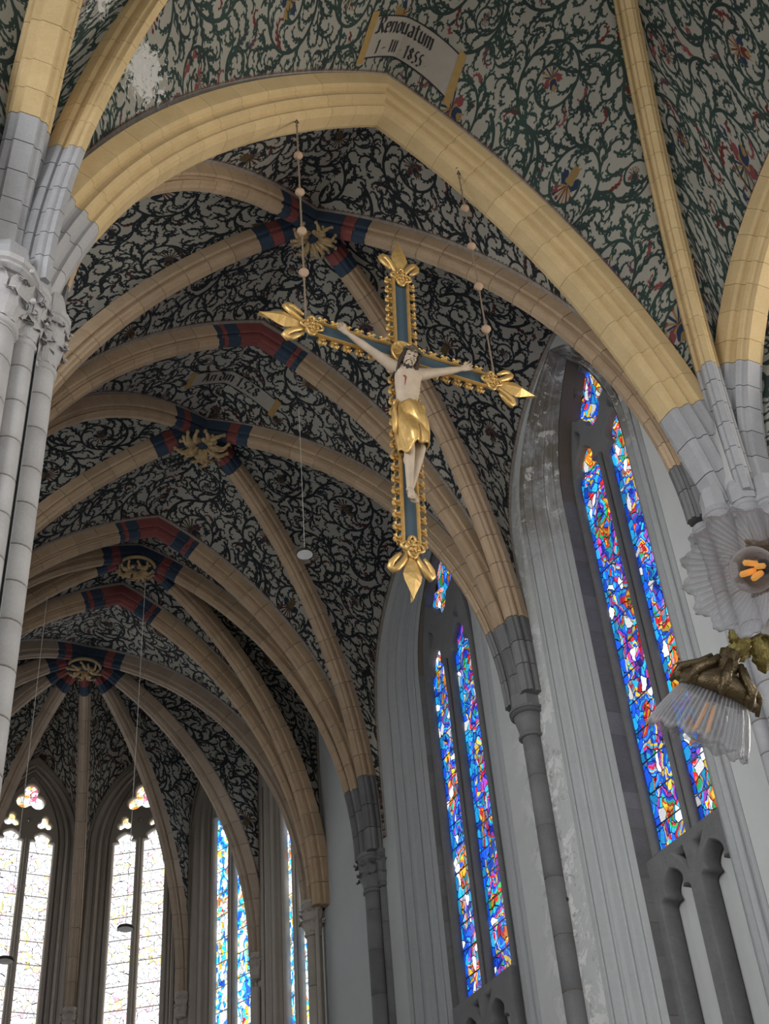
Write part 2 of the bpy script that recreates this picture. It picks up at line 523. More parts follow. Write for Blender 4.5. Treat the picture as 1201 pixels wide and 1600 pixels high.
def web_mat(name, img, flaked=()):
    mt, nt, b = new_mat(name)
    uv = N(nt, 'ShaderNodeUVMap'); uv.uv_map = 'UVMap'
    pos = world_pos(nt)
    tx = N(nt, 'ShaderNodeTexImage'); tx.image = img; tx.extension = 'REPEAT'
    nt.links.new(uv.outputs[0], tx.inputs['Vector'])
    n1 = noise_n(nt, 0.8, 6, 0.65, pos)
    n2 = noise_n(nt, 11, 5, 0.7, pos)
    f = mathn(nt, 'ADD', 0.72, mathn(nt, 'MULTIPLY', n1.outputs[0], 0.40))
    f = mathn(nt, 'ADD', f, mathn(nt, 'MULTIPLY', n2.outputs[0], 0.16))
    vm = N(nt, 'ShaderNodeVectorMath', operation='SCALE')
    nt.links.new(tx.outputs[0], vm.inputs[0]); nt.links.new(f, vm.inputs['Scale'])
    # rubbed border stripe beside the ribs: bare band, then a toothed red-brown line
    at = N(nt, 'ShaderNodeAttribute'); at.attribute_name = 'edge'
    e = at.outputs['Fac']
    al = N(nt, 'ShaderNodeAttribute'); al.attribute_name = 'along'
    tooth = mathn(nt, 'GREATER_THAN', mathn(nt, 'SINE', mathn(nt, 'MULTIPLY', al.outputs['Fac'], 75.0)), 0.0)
    edge_w = mathn(nt, 'ADD', 0.075, mathn(nt, 'MULTIPLY', tooth, 0.02))
    line = mathn(nt, 'MULTIPLY', mathn(nt, 'GREATER_THAN', e, 0.055), mathn(nt, 'LESS_THAN', e, edge_w))
    band = mathn(nt, 'LESS_THAN', e, 0.055)
    c = mixc(nt, mathn(nt, 'MULTIPLY', band, 0.85), vm.outputs[0], (0.27, 0.25, 0.22))
    c = mixc(nt, mathn(nt, 'MULTIPLY', line, 0.8), c, (0.10, 0.05, 0.035))
    # patches where damp has lifted the paint down to white ground
    for (cx, cy, cz, rad) in flaked:
        dv = N(nt, 'ShaderNodeVectorMath', operation='DISTANCE'); dv.inputs[1].default_value = (cx, cy, cz)
        nt.links.new(pos, dv.inputs[0])
        fade = mathn(nt, 'SUBTRACT', 1.0, mathn(nt, 'DIVIDE', dv.outputs['Value'], rad), clamp=True)
        n4 = noise_n(nt, 6.5, 8, .78, pos, 1.2)
        k = mathn(nt, 'GREATER_THAN', mathn(nt, 'ADD', n4.outputs[0], mathn(nt, 'MULTIPLY', fade, .30)), .66)
        c = mixc(nt, mathn(nt, 'MULTIPLY', mathn(nt, 'MULTIPLY', k, mathn(nt, 'GREATER_THAN', fade, 0.02)), .85), c, (.58, .57, .55))
    nt.links.new(c, b.inputs['Base Color'])
    b.inputs['Roughness'].default_value = 0.9
    bp = N(nt, 'ShaderNodeBump'); bp.inputs['Strength'].default_value = 0.2; bp.inputs['Distance'].default_value = 0.02
    nt.links.new(n2.outputs[0], bp.inputs['Height']); nt.links.new(bp.outputs[0], b.inputs['Normal'])
    return mt
IMG_C = scroll_image('scrollwork_crossing', (0.555, 0.545, 0.505), (0.09, 0.145, 0.14), (0.17, 0.245, 0.215), 0.95)
IMG_D = scroll_image('scrollwork_choir', (0.585, 0.57, 0.53), (0.05, 0.065, 0.08), (0.10, 0.13, 0.14), 0.6)
M['web_crossing'] = web_mat('painted_vault_crossing', IMG_C, ((-4.25, -.6, 18.85, .75), (-5.15, -1.6, 18.9, .6)))
M['web_choir'] = web_mat('painted_vault_choir', IMG_D)

# ---------------------------------------------------------------- stained glass
def glass_mat(name, stops, strength, white=0.0, piece=7.0, cluster=1.3, seed=0.0, lead=0.035, border=False, vary=0.9):
    mt, nt, b = new_mat(name)
    uv = N(nt, 'ShaderNodeUVMap'); uv.uv_map = 'UVMap'
    mp = N(nt, 'ShaderNodeMapping'); mp.inputs['Location'].default_value = (seed, seed * 1.7, 0)
    nt.links.new(uv.outputs[0], mp.inputs[0])
    wob = noise_n(nt, 2.5, 3, 0.6, mp.outputs[0])
    va = N(nt, 'ShaderNodeVectorMath', operation='MULTIPLY_ADD')
    nt.links.new(wob.outputs[1], va.inputs[0]); va.inputs[1].default_value = (0.28, 0.28, 0); nt.links.new(mp.outputs[0], va.inputs[2])
    sc = N(nt, 'ShaderNodeMapping'); sc.inputs['Scale'].default_value = (1.25, 0.8, 1)
    nt.links.new(va.outputs[0], sc.inputs[0])
    vo = N(nt, 'ShaderNodeTexVoronoi', voronoi_dimensions='2D'); vo.inputs['Scale'].default_value = piece
    nt.links.new(sc.outputs[0], vo.inputs['Vector'])
    ve = N(nt, 'ShaderNodeTexVoronoi', voronoi_dimensions='2D', feature='DISTANCE_TO_EDGE'); ve.inputs['Scale'].default_value = piece
    nt.links.new(sc.outputs[0], ve.inputs['Vector'])
    # figures: neighbouring pieces tend to one colour
    cl = noise_n(nt, cluster, 2, 0.5, sc.outputs[0])
    sr = N(nt, 'ShaderNodeSeparateColor'); nt.links.new(vo.outputs['Color'], sr.inputs[0])
    t = mathn(nt, 'ADD', mathn(nt, 'MULTIPLY', mathn(nt, 'SUBTRACT', cl.outputs[0], 0.5), 2.6), mathn(nt, 'MULTIPLY', sr.outputs[0], 0.30))
    t = mathn(nt, 'FRACT', mathn(nt, 'ADD', t, 0.7))
    c = ramp(nt, t, stops, 'CONSTANT')
    if border:
        u2 = N(nt, 'ShaderNodeUVMap'); u2.uv_map = 'Across'
        sx = N(nt, 'ShaderNodeSeparateXYZ'); nt.links.new(u2.outputs[0], sx.inputs[0])
        du = mathn(nt, 'ABSOLUTE', mathn(nt, 'SUBTRACT', sx.outputs[0], 0.5))
        du = mathn(nt, 'ADD', du, mathn(nt, 'MULTIPLY', mathn(nt, 'SUBTRACT', cl.outputs[0], 0.5), 0.35))
        c = mixc(nt, mathn(nt, 'GREATER_THAN', du, 0.36), c, mixc(nt, mathn(nt, 'GREATER_THAN', sr.outputs[0], 0.5), (0.01, 0.10, 0.80), (0.02, 0.36, 0.80)))
    wsel = mathn(nt, 'GREATER_THAN', sr.outputs[1], 1.0 - white)
    c = mixc(nt, wsel, c, (0.95, 0.97, 1.0))
    val = mathn(nt, 'ADD', 0.9 - vary / 2, mathn(nt, 'MULTIPLY', sr.outputs[2], vary))
    n3 = noise_n(nt, 30, 3, 0.6, mp.outputs[0])
    val = mathn(nt, 'MULTIPLY', val, mathn(nt, 'ADD', 0.6, mathn(nt, 'MULTIPLY', n3.outputs[0], 0.8)))
    ld = mathn(nt, 'GREATER_THAN', ve.outputs['Distance'], lead)
    s = mathn(nt, 'MULTIPLY', mathn(nt, 'MULTIPLY', val, ld), strength)
    b.inputs['Base Color'].default_value = (0.02, 0.02, 0.02, 1)
    b.inputs['Roughness'].default_value = 0.2
    nt.links.new(c, b.inputs['Emission Color'])
    nt.links.new(s, b.inputs['Emission Strength'])
    return mt
BLUE, CYAN, RED, YEL, GRN, PUR, ORA, DBL, WHT, PNK = (0.02, 0.12, 0.85), (0.03, 0.5, 0.85), (0.75, 0.02, 0.03), (0.9, 0.6, 0.05), (0.04, 0.5, 0.12), (0.4, 0.08, 0.6), (0.85, 0.22, 0.02), (0.01, 0.03, 0.4), (0.9, 0.95, 1), (0.9, 0.35, 0.4)
def stops(cols):
    return [(i / len(cols), c) for i, c in enumerate(cols)]
M['glass_side'] = glass_mat('stained_glass_deep', stops([BLUE, CYAN, BLUE, RED, ORA, YEL, RED, GRN, CYAN, BLUE, DBL, PUR, RED, CYAN, YEL, BLUE]), 1.15, 0.07, 6.0, border=True, lead=.045)
M['glass_side_b'] = glass_mat('stained_glass_deep_second', stops([BLUE, DBL, CYAN, BLUE, ORA, YEL, ORA, RED, GRN, CYAN, PNK, RED, YEL, BLUE, CYAN, PUR]), 1.15, 0.09, 6.0, seed=3.3, border=True, lead=.045)
M['glass_apse'] = glass_mat('stained_glass_pale', stops([WHT, WHT, WHT, (1, .92, .6), WHT, (.8, .85, 1), WHT, WHT, (.9, .5, .6), WHT, (.95, .8, .3), WHT]), 2.3, 0.35, 6.0, seed=7.7, lead=0.04, vary=.5)
M['glass_apse_head'] = glass_mat('stained_glass_pale_head', stops([WHT, (.95, .15, .3), WHT, (1, .75, .1), WHT, (.9, .3, .05), (1, .85, .4), WHT]), 2.0, 0.25, 7.0, seed=2.2, lead=0.03)
M['glass_north'] = glass_mat('stained_glass_north_fill', stops([WHT, WHT, (.8, .9, 1), WHT, (1, .95, .8), WHT, WHT, (.7, .8, .9)]), 5.0, 0.5, 6.0, seed=5.1, lead=0.02)  # unseen left panes, made pale and extra bright to light the right walls
M['glass_apse_side'] = glass_mat('stained_glass_mixed', stops([CYAN, WHT, YEL, CYAN, RED, WHT, ORA, CYAN, YEL, WHT, CYAN, BLUE]), 1.9, 0.25, 6.5, seed=11.1)

# ---------------------------------------------------------------- arches, ribs and vault webs
HC, HB, HT = 14.0, 21.75, 21.5
Y = [0.0, 5.75, 12.2, 15.0, 18.15]
HWID = 5.0
YA, RA = 18.15, 4.854
UP = np.array([0, 0, 1.0])

class Arc:
    """half of a pointed arch: from P, after a straight stilt, bends over to the apex K; lean tilts its foot inward"""
    def __init__(self, P, K, stilt=0.0, lean=0.0):
        self.P, self.K, self.stilt = np.array(P, float), np.array(K, float), stilt
        d = (self.K - self.P)[:2]
        self.h = float(np.hypot(*d))
        self.u = np.array([d[0] / self.h, d[1] / self.h, 0.0])
        R_ = self.K[2] - self.P[2] - stilt
        self.t0 = lean
        self.t1 = 2 * math.atan2(self.h, R_) - lean
        self.rad = R_ / (math.sin(self.t1) - math.sin(self.t0))
        self.C = self.P + UP * stilt + self.rad * (math.cos(self.t0) * self.u - math.sin(self.t0) * UP)
        self.length = stilt + self.rad * (self.t1 - self.t0)
        self.b = np.cross(self.u, UP)
    def _t(self, t):
        n = -self.u * math.cos(t) + UP * math.sin(t)
        return self.C + self.rad * n, n
    def at(self, s):
        if s < self.stilt:
            return self.P + UP * s, -self.u
        return self._t(min(self.t1, self.t0 + (s - self.stilt) / self.rad))
    def at_q(self, q):
        z = q * (self.K[2] - self.P[2])
        if z < self.stilt:
            return self.P + UP * z, -self.u
        return self._t(min(self.t1, math.asin(min(1.0, (z - self.stilt) / self.rad + math.sin(self.t0)))))
    def z_at_x(self, x):
        return min((abs(self.at(s_)[0][0] - x), self.at(s_)[0][2]) for s_ in np.linspace(0, self.length, 400))[1]
    def web_pt(self, q, e):
        p, n = self.at_q(q)
        w = q * q * (3 - 2 * q)
        return p + n * e * (1 - w) + UP * (e / max(0.35, n[2])) * w

def mirror2(k, pr):
    return mirror([(x * k, y) for x, y in pr])
def mirror(pr):
    return pr + [(-x, y) for x, y in reversed(pr)]
PROF_RIB = mirror([(.19, .20), (.19, -.01), (.165, -.045), (.115, -.035), (.105, -.085), (.135, -.11), (.12, -.15), (.075, -.165), (.055, -.205)])
PROF_SLIM = [(x * .8, y) for x, y in PROF_RIB]
PROF_BIG = mirror2(.78, [(.50, .72), (.50, .46), (.455, .41), (.37, .395), (.355, .31), (.405, .27), (.365, .205), (.275, .19), (.255, .125), (.285, .09), (.24, .03), (.15, .0)])
PROF_XD = mirror2(.82, [(.23, .22), (.23, .02), (.185, -.03), (.13, -.01), (.12, -.09), (.155, -.12), (.135, -.18), (.08, -.2), (.06, -.26)])
PROF_ARC = mirror([(.32, .6), (.32, .30), (.285, .25), (.225, .24), (.215, .15), (.255, .11), (.22, .05), (.15, .04), (.12, -.02)])

def section(arc, s, prof, k=1.0, vertical=False, cen=None):
    p, n = arc.at(s)
    if vertical:
        n = UP / max(0.5, n[2])
    c = cen if cen is not None else 0.0
    return [p + arc.b * (x * k) + n * (c + (y - c) * k) for x, y in prof]

def rib(name, arc, prof, ceiling, matf, s_cuts_from_end=(), stone_len=0.55, miter=False, core_mat=None, gap=0.010):
    """one rib: a mortar core with every stone of it a child"""
    L = arc.length
    ys = [y for _, y in prof]
    cen = 0.5 * (max(ys) + min(ys)) + 0.05
    core = MB()
    ks = np.linspace(0, L, 16)
    wc = min(abs(x) for x, y in prof if y > min(ys) + .12) * .92
    cp = [(wc, max(ys) - .01), (wc, min(ys) + .13), (.03, min(ys) + .03), (-.03, min(ys) + .03), (-wc, min(ys) + .13), (-wc, max(ys) - .01)]
    secs = []
    for i, s in enumerate(ks):
        secs += section(arc, s, cp, 1.0, miter and i == len(ks) - 1, 0.0)
    n = len(cp)
    core.add(secs, [(i * n + j, i * n + (j + 1) % n, (i + 1) * n + (j + 1) % n, (i + 1) * n + j) for i in range(len(ks) - 1) for j in range(n)])
    ro = core.build(name, M['mortar'], ceiling)
    if core_mat is not None:
        ro.data.materials.append(core_mat[0])
        for p in ro.data.polygons:
            if p.center.z > core_mat[1]:
                p.material_index = 1
    n = len(prof)
    cuts = [L - c for c in s_cuts_from_end]
    lo = L - (max(s_cuts_from_end) if s_cuts_from_end else 0)
    cnt = max(1, round(lo / stone_len))
    marks = list(np.linspace(0, lo, cnt + 1)[:-1] + np.concatenate([[0], rng.uniform(-.06, .06, cnt - 1)])) + sorted(set(cuts + [L]))
    if not s_cuts_from_end:
        marks = sorted(set(marks))
    base_gap = gap
    for a, b in zip(marks[:-1], marks[1:]):
        gap = .014 if core_mat is not None and arc.at(b)[0][2] < core_mat[1] and core_mat[1] > 0 else base_gap
        g0 = gap / 2 if a > 0 else 0
        g1 = gap / 2 if b < L - 1e-6 else 0
        j = rng.uniform(-.004, .004)
        k = 1.0 + j
        last = miter and b >= L - 1e-6
        va = section(arc, a + g0, prof, k, False, cen)
        mid = section(arc, 0.5 * (a + b), prof, k, False, cen)
        vb = section(arc, b - g1, prof, k, last, cen)
        fs = [(j2 + r * n, (j2 + 1) % n + r * n, (j2 + 1) % n + (r + 1) * n, j2 + (r + 1) * n) for r in (0, 1) for j2 in range(n)]
        fs += [tuple(range(n - 1, -1, -1)), tuple(range(2 * n, 3 * n))]
        pm, _ = arc.at(0.5 * (a + b))
        me = mesh_from(va + mid + vb, fs)
        link('voussoir', me, matf(pm, L - 0.5 * (a + b)), ro)
    return ro

def web(name, A, B, ea, eb, ridge, mat, ceiling, hwa=0.2, hwb=0.2, n=30, m_=14, crown=0.12, q0=0.03):
    """vault web between two ribs: ruled from rib to rib, a little domed"""
    verts, uvs, edge, along = [], [], [], []
    q = np.sin(np.linspace(math.asin(q0), math.pi / 2, n + 1))
    ridge = np.array(ridge, float)
    va = 0.0; prev = None
    for i in range(n + 1):
        a, b = A.web_pt(q[i], ea), B.web_pt(q[i], eb)
        d = np.linalg.norm(b - a)
        mid = (a + b) / 2
        if prev is not None:
            va += np.linalg.norm(mid - prev)
        prev = mid
        for j in range(m_ + 1):
            v = j / m_
            p = a + (b - a) * v
            p = p + UP * crown * min(1.0, d / 2.0) * 4 * v * (1 - v)
            verts.append(p)
            uvs.append((float(p @ ridge) / SCROLL_TILE, va / SCROLL_TILE))
            edge.append(min(v * d - hwa, (1 - v) * d - hwb))
            along.append(va)
    fs = [(i * (m_ + 1) + j, i * (m_ + 1) + j + 1, (i + 1) * (m_ + 1) + j + 1, (i + 1) * (m_ + 1) + j) for i in range(n) for j in range(m_)]
    me = mesh_from(verts, fs, True)
    uvl = me.uv_layers.new(name='UVMap')
    off = rng.uniform(0, 1, 2)
    idx = np.zeros(len(me.loops), np.int32)
    me.loops.foreach_get('vertex_index', idx)
    uva = (np.array(uvs)[idx] + off).astype(np.float32)
    uvl.data.foreach_set('uv', uva.ravel())
    for nm, dat in (('edge', edge), ('along', along)):
        at = me.attributes.new(nm, 'FLOAT', 'POINT')
        at.data.foreach_set('value', np.array(dat, np.float32))
    return link(name, me, mat, ceiling)

ceiling = empty('ceiling', (0, 0, HC), kind='structure', label='ribbed stone vault painted with scrollwork over choir and crossing')
_cm = ceiling
def keep(o):
    return o
def reparent(o):
    o.matrix_parent_inverse = Matrix.Translation((0, 0, -HC))
    return o

def mat_choir(dark_z):
    def f(p, e):
        return M['dark'] if p[2] < dark_z else M['tan']
    return f
def painted(base, bands):
    def f(p, e):
        for lim, key in bands:
            if e < lim:
                return M[key]
        return base(p, e)
    return f
BOSS_BANDS = [(.62, 'blue'), (.86, 'red'), (1.12, 'blue')]
BOSS_CUTS = (0.0, .62, .86, 1.12)
T_BANDS = [(.5, 'red'), (.78, 'blue'), (.9, 'red'), (1.02, 'blue')]
T_CUTS = (0.0, .5, .78, .9, 1.02)

def mat_cross(lim, low):
    def f(p, e):
        return M[low] if p[2] < lim else M['ochre']
    return f

T = {}
for s in (1, -1):
    T[0, s] = Arc((s * HWID, 0.1, HC), (0, 0.1, 21.15), 0.0, math.radians(10))
    rib('crossing_arch', T[0, s], PROF_BIG, ceiling, mat_cross(15.9, 'pale' if s < 0 else 'grey'), stone_len=0.6, miter=True, core_mat=(M['ochre'], 15.9), gap=.005)
    for k in (1, 2, 3):
        T[k, s] = Arc((s * HWID, Y[k], HC), (0, Y[k], HT))
        rib('transverse_rib', T[k, s], PROF_RIB, ceiling, painted(mat_choir(15.7 if k < 3 else 0), T_BANDS), T_CUTS, miter=True, core_mat=(M['brown'], 15.7))

E_RIB, E_BIG = 0.14, 0.60
def lateral(A, P, K, stilt, ridge, mat=None, ea=E_RIB):
    F = Arc(P, K, stilt)
    return web('vault_web', A, F, ea, 0.0, ridge, mat or M['web_choir'], ceiling, 0.2, 0.02)

for k in range(3):
    ya, yb = Y[k], Y[k + 1]
    ym = 0.5 * (ya + yb) + (0.1 if k == 0 else 0)
    boss = (0, ym, HB)
    zs, zk, half = ((17.2, 20.7, 2.56), (17.2, 20.7, 2.6), (18.6, 21.1, 1.2))[k]
    yc = (2.9, 9.0, 13.6)[k]
    for s in (1, -1):
        for yy, sg, dz in ((ya, 1, 15.7 if k else 15.0), (yb, -1, 15.7 if k < 2 else 0)):
            off = 0.42 if yy == 0 else 0.24
            D = Arc((s * (HWID - 0.02), yy + sg * off, HC), boss)
            rib('diagonal_rib', D, PROF_RIB, ceiling, painted(mat_choir(dz), BOSS_BANDS), BOSS_CUTS, core_mat=(M['brown'], 15.7))
            TT = T[k if sg == 1 else k + 1, s]
            big = yy == 0
            web('vault_web', D, TT, E_RIB, E_BIG if big else E_RIB, (0, 1, 0), M['web_choir'], ceiling, 0.2, 0.4 if big else 0.2)
            lateral(D, (s * 5.12, yc - sg * half, HC), (s * 5.12, yc, zk), zs - HC, (1, 0, 0))

# apse: eight ribs from one boss
VERT = [(HWID, Y[3])] + [(RA * math.sin(math.radians(a)), YA + RA * math.cos(math.radians(a))) for a in (90, 54, 18, -18, -54, -90)] + [(-HWID, Y[3])]
APSE = []
for i, (x, y) in enumerate(VERT):
    end = i in (0, 7)
    P = (x * 0.985, y + (0.24 if end else 0), HC + 0.15)
    D = Arc(P, (0, YA, HB))
    APSE.append(D)
    rib('apse_rib', D, PROF_SLIM, ceiling, painted(lambda p, e: M['tan_dim'], BOSS_BANDS), BOSS_CUTS, stone_len=0.7, core_mat=(M['brown'], 0))
for i in (0, 7):
    web('vault_web', APSE[i], T[3, 1 if i == 0 else -1], E_RIB, E_RIB, (0, 1, 0), M['web_choir'], ceiling)
for i in range(7):
    a, b = np.array(VERT[i]), np.array(VERT[i + 1])
    mid = (a + b) / 2
    d = (b - a) / np.linalg.norm(b - a)
    nrm = np.array([mid[0], mid[1] - YA]); nrm = nrm / np.linalg.norm(nrm) if i not in (0, 6) else np.array([1.0 if i == 0 else -1.0, 0])
    for D, P in ((APSE[i], a + d * 0.1), (APSE[i + 1], b - d * 0.1)):
        lateral(D, (*(P + nrm * .03), HC + .15), (*(mid + nrm * .03), 21.2), 4.4, (nrm[0], nrm[1], 0))

# crossing vault
XB = (0, -7.0, 24.6)
XD = {}
for s in (1, -1):
    XD[s] = Arc((s * (HWID + .31), -0.27, HC), XB)
    rib('crossing_diagonal_rib', XD[s], PROF_XD, ceiling, mat_cross(16.5, 'grey'), stone_len=0.42, core_mat=(M['ochre'], 16.5), gap=.006)
    web('vault_web', XD[s], T[0, s], E_RIB, .52, (0, 1, 0), M['web_crossing'], ceiling, 0.19, 0.40, n=40, m_=20)
    SA = Arc((s * (HWID + .72), -0.40, HC), (s * (HWID + .72), -5.2, 19.3), .3)
    rib('arcade_arch', SA, PROF_ARC, ceiling, mat_cross(16.5, 'grey'), stone_len=0.42, miter=True, core_mat=(M['ochre'], 16.5), gap=.006)
    web('vault_web', XD[s], SA, E_RIB, 0.5, (1, 0, 0), M['web_crossing'], ceiling, 0.19, 0.33, n=40, m_=20)
    # far half of the crossing vault, mirrored beyond its boss, and the aisle vault beyond the arcade arch
    XD2 = Arc((s * (HWID + .32), -10.15, HC), XB)
    SB = Arc((s * (HWID + .72), -10.0, HC), (s * (HWID + .72), -5.2, 19.3), .3)
    TB = Arc((s * HWID, -10.5, HC), (0, -10.5, 21.0))
    web('vault_web', XD2, SB, E_RIB, 0.5, (1, 0, 0), M['web_crossing'], ceiling)
    web('vault_web', XD2, TB, E_RIB, E_BIG, (0, 1, 0), M['web_crossing'], ceiling)
    AI = Arc((s * (HWID + 1.2), -1.0, HC), (s * 9.5, -5.2, 20.5))
    web('vault_web', AI, SA, 0.1, 0.55, (1, 0, 0), M['web_crossing'], ceiling)
    AI2 = Arc((s * (HWID + 9), -1.0, HC), (s * 9.5, -5.2, 20.5))
    FW = Arc((s * (HWID + 1.2), -0.9, HC), (s * 9.5, -0.9, 19.5))
    FW2 = Arc((s * (HWID + 9), -0.9, HC), (s * 9.5, -0.9, 19.5))
    web('vault_web', AI, FW, 0.1, 0.1, (0, 1, 0), M['web_crossing'], ceiling)
    web('vault_web', AI2, FW2, 0.1, 0.1, (0, 1, 0), M['web_crossing'], ceiling)
for o in list(ceiling.children):
    reparent(o)

# carved bosses
def boss(loc, r0, n, ring=False, drop=0.1):
    b = MB()
    c = np.array(loc, float)
    b.lathe([(r0 * .35, .3), (r0 * .42, .1), (r0 * .36, -.02), (r0 * .2, -.1), (0.01, -.12)], c, 16)
    o = b.build('boss', M['blue'], ceiling)
    o['label'] = 'carved keystone with gilded curling leaves'
    reparent(o)
    lf = MB()
    R_ = random.Random(int(r0 * 1000) + n)
    for k in range(n):
        a = 2 * math.pi * k / n + R_.uniform(-.1, .1)
        d = np.array([math.cos(a), math.sin(a), 0]); t = np.array([-d[1], d[0], 0])
        rr = r0 * R_.uniform(.8, 1.15)
        sw = R_.choice((-1, 1)) * .35
        pts = [c + d * rr * (.3 + .7 * f) + t * sw * rr * math.sin(f * 3.0) * .5 - UP * (.08 + .14 * math.sin(f * 2.6)) for f in np.linspace(0, 1, 6)]
        lf.tube(pts, [r0 * w for w in (.09, .13, .12, .1, .075, .04)], 6)
        lf.ball(pts[-1] - UP * .02, r0 * .085, 6)
        if k % 2:
            q = c + d * rr * .55 - UP * .2
            lf.ball(q, r0 * .12, 6, (1, 1, .7))
    if ring:
        ang = np.linspace(0, 2 * math.pi, 33)
        lf.tube([c + np.array([math.cos(a) * r0, math.sin(a) * r0, -.05]) for a in ang], r0 * .1, 6, False)
    lo = lf.build('boss_foliage', M['boss_gold'], o)
    lo['kind'] = 'stuff'
    return o
boss((0, 2.975, 21.42), .42, 16)
boss((0, 8.975, 21.42), .55, 18)
boss((0, 13.6, 21.42), .42, 14, True)
boss((0, YA, 21.42), .42, 12, True)

# ---------------------------------------------------------------- walls and windows
def ray_at_(px, py, ax, val):
    d = CAM_F + (px - 600.5) / F_PX * CAM_R - (py - 800) / F_PX * CAM_U
    return CAM + d * ((val - CAM[ax]) / d[ax])
class Frame:
    """local frame of a wall: u along it, d outward into its thickness, z up"""
    def __init__(self, c, u, n):
        self.c, self.u, self.n = np.array([c[0], c[1], 0.0]), np.array([u[0], u[1], 0.0]), np.array([n[0], n[1], 0.0])
    def w(self, u, d, z):
        return self.c + self.u * u + self.n * d + UP * z

def outline(h, zs, za, z0, n=14):
    rise = za - zs
    rad = (h * h + rise * rise) / (2 * h)
    phi = math.atan2(rise, rad - h)
    left = [(-h, z0), (-h, zs)] + [(-h + rad * (1 - math.cos(phi * i / n)), zs + rad * math.sin(phi * i / n)) for i in range(1, n)]
    return left + [(0, za)] + [(-a, b) for a, b in reversed(left)]

def curve_mesh(splines, extrude, bevel):
    cu = bpy.data.curves.new('c', 'CURVE')
    cu.dimensions = '2D'; cu.fill_mode = 'BOTH'; cu.extrude = extrude; cu.bevel_depth = bevel; cu.bevel_resolution = 0
    for pts in splines:
        sp = cu.splines.new('POLY')
        sp.points.add(len(pts) - 1)
        sp.points.foreach_set('co', [c for p in pts for c in (p[0], p[1], 0, 1)])
        sp.use_cyclic_u = True
    o = bpy.data.objects.new('c', cu)
    COL.objects.link(o)
    dg = bpy.context.evaluated_depsgraph_get()
    me = bpy.data.meshes.new_from_object(o.evaluated_get(dg))
    bpy.data.objects.remove(o); bpy.data.curves.remove(cu)
    me.materials.clear()
    return me

def to_frame(me, fr, d0):
    co = np.zeros(len(me.vertices) * 3)
    me.vertices.foreach_get('co', co)
    co = co.reshape(-1, 3)
    w = fr.c + np.outer(co[:, 0], fr.u) + np.outer(d0 + co[:, 2], fr.n) + np.outer(co[:, 1], UP)
    me.vertices.foreach_set('co', w.ravel())
    me.update()

def light_shape(u0, u1, zb, zl, stretch=1.5, cusp=.36):
    """a light with a cusped trefoil head: two shoulder lobes, two cusps and a pointed top lobe"""
    uc, r0 = (u0 + u1) / 2, (u1 - u0) / 2
    cu, cz, az = 1 - cusp, .30 * stretch, 1.0 * stretch
    def quad(p, c, q, n=7):
        return [tuple((1 - t) ** 2 * np.array(p) + 2 * t * (1 - t) * np.array(c) + t * t * np.array(q)) for t in np.linspace(0, 1, n)]
    half = quad((1, 0), (1.08, cz * .95), (cu, cz))[1:] + quad((cu, cz), (cu * 1.55, cz + (az - cz) * .58), (0, az))[1:]
    out = [(u0, zb), (u1, zb), (u1, zl)] + [(uc + r0 * u, zl + r0 * z) for u, z in half] + [(uc - r0 * u, zl + r0 * z) for u, z in reversed(half[:-1])] + [(u0, zl)]
    return out
def foil(c, R_, n, depth=.45, a0=0.0, sx=1.0, sz=1.0):
    return [(c[0] + sx * R_ * (1 - depth + depth * abs(math.cos(n / 2 * (a - a0)))) * math.cos(a), c[1] + sz * R_ * (1 - depth + depth * abs(math.cos(n / 2 * (a - a0)))) * math.sin(a)) for a in np.linspace(0, 2 * math.pi, 40)[:-1]]

def pane_box(fr, u0, u1, z0, z1, d, mat, parent):
    t = 0.012
    vs = [fr.w(u, d + k * t, z) for k in (0, 1) for u, z in ((u0, z0), (u1, z0), (u1, z1), (u0, z1))]
    me = mesh_from(vs, [(3, 2, 1, 0), (4, 5, 6, 7), (0, 1, 5, 4), (1, 2, 6, 5), (2, 3, 7, 6), (3, 0, 4, 7)])
    uvl = me.uv_layers.new(name='UVMap')
    uvp = [(u0, z0), (u1, z0), (u1, z1), (u0, z1)] * 2
    uv2 = me.uv_layers.new(name='Across')
    bb = [(0, 0), (1, 0), (1, 1), (0, 1)] * 2
    uvl = me.uv_layers['UVMap']
    for l in me.loops:
        uv2.data[l.index].uv = bb[l.vertex_index]
    for l in me.loops:
        uvl.data[l.index].uv = uvp[l.vertex_index]
    return link('pane', me, mat, parent)

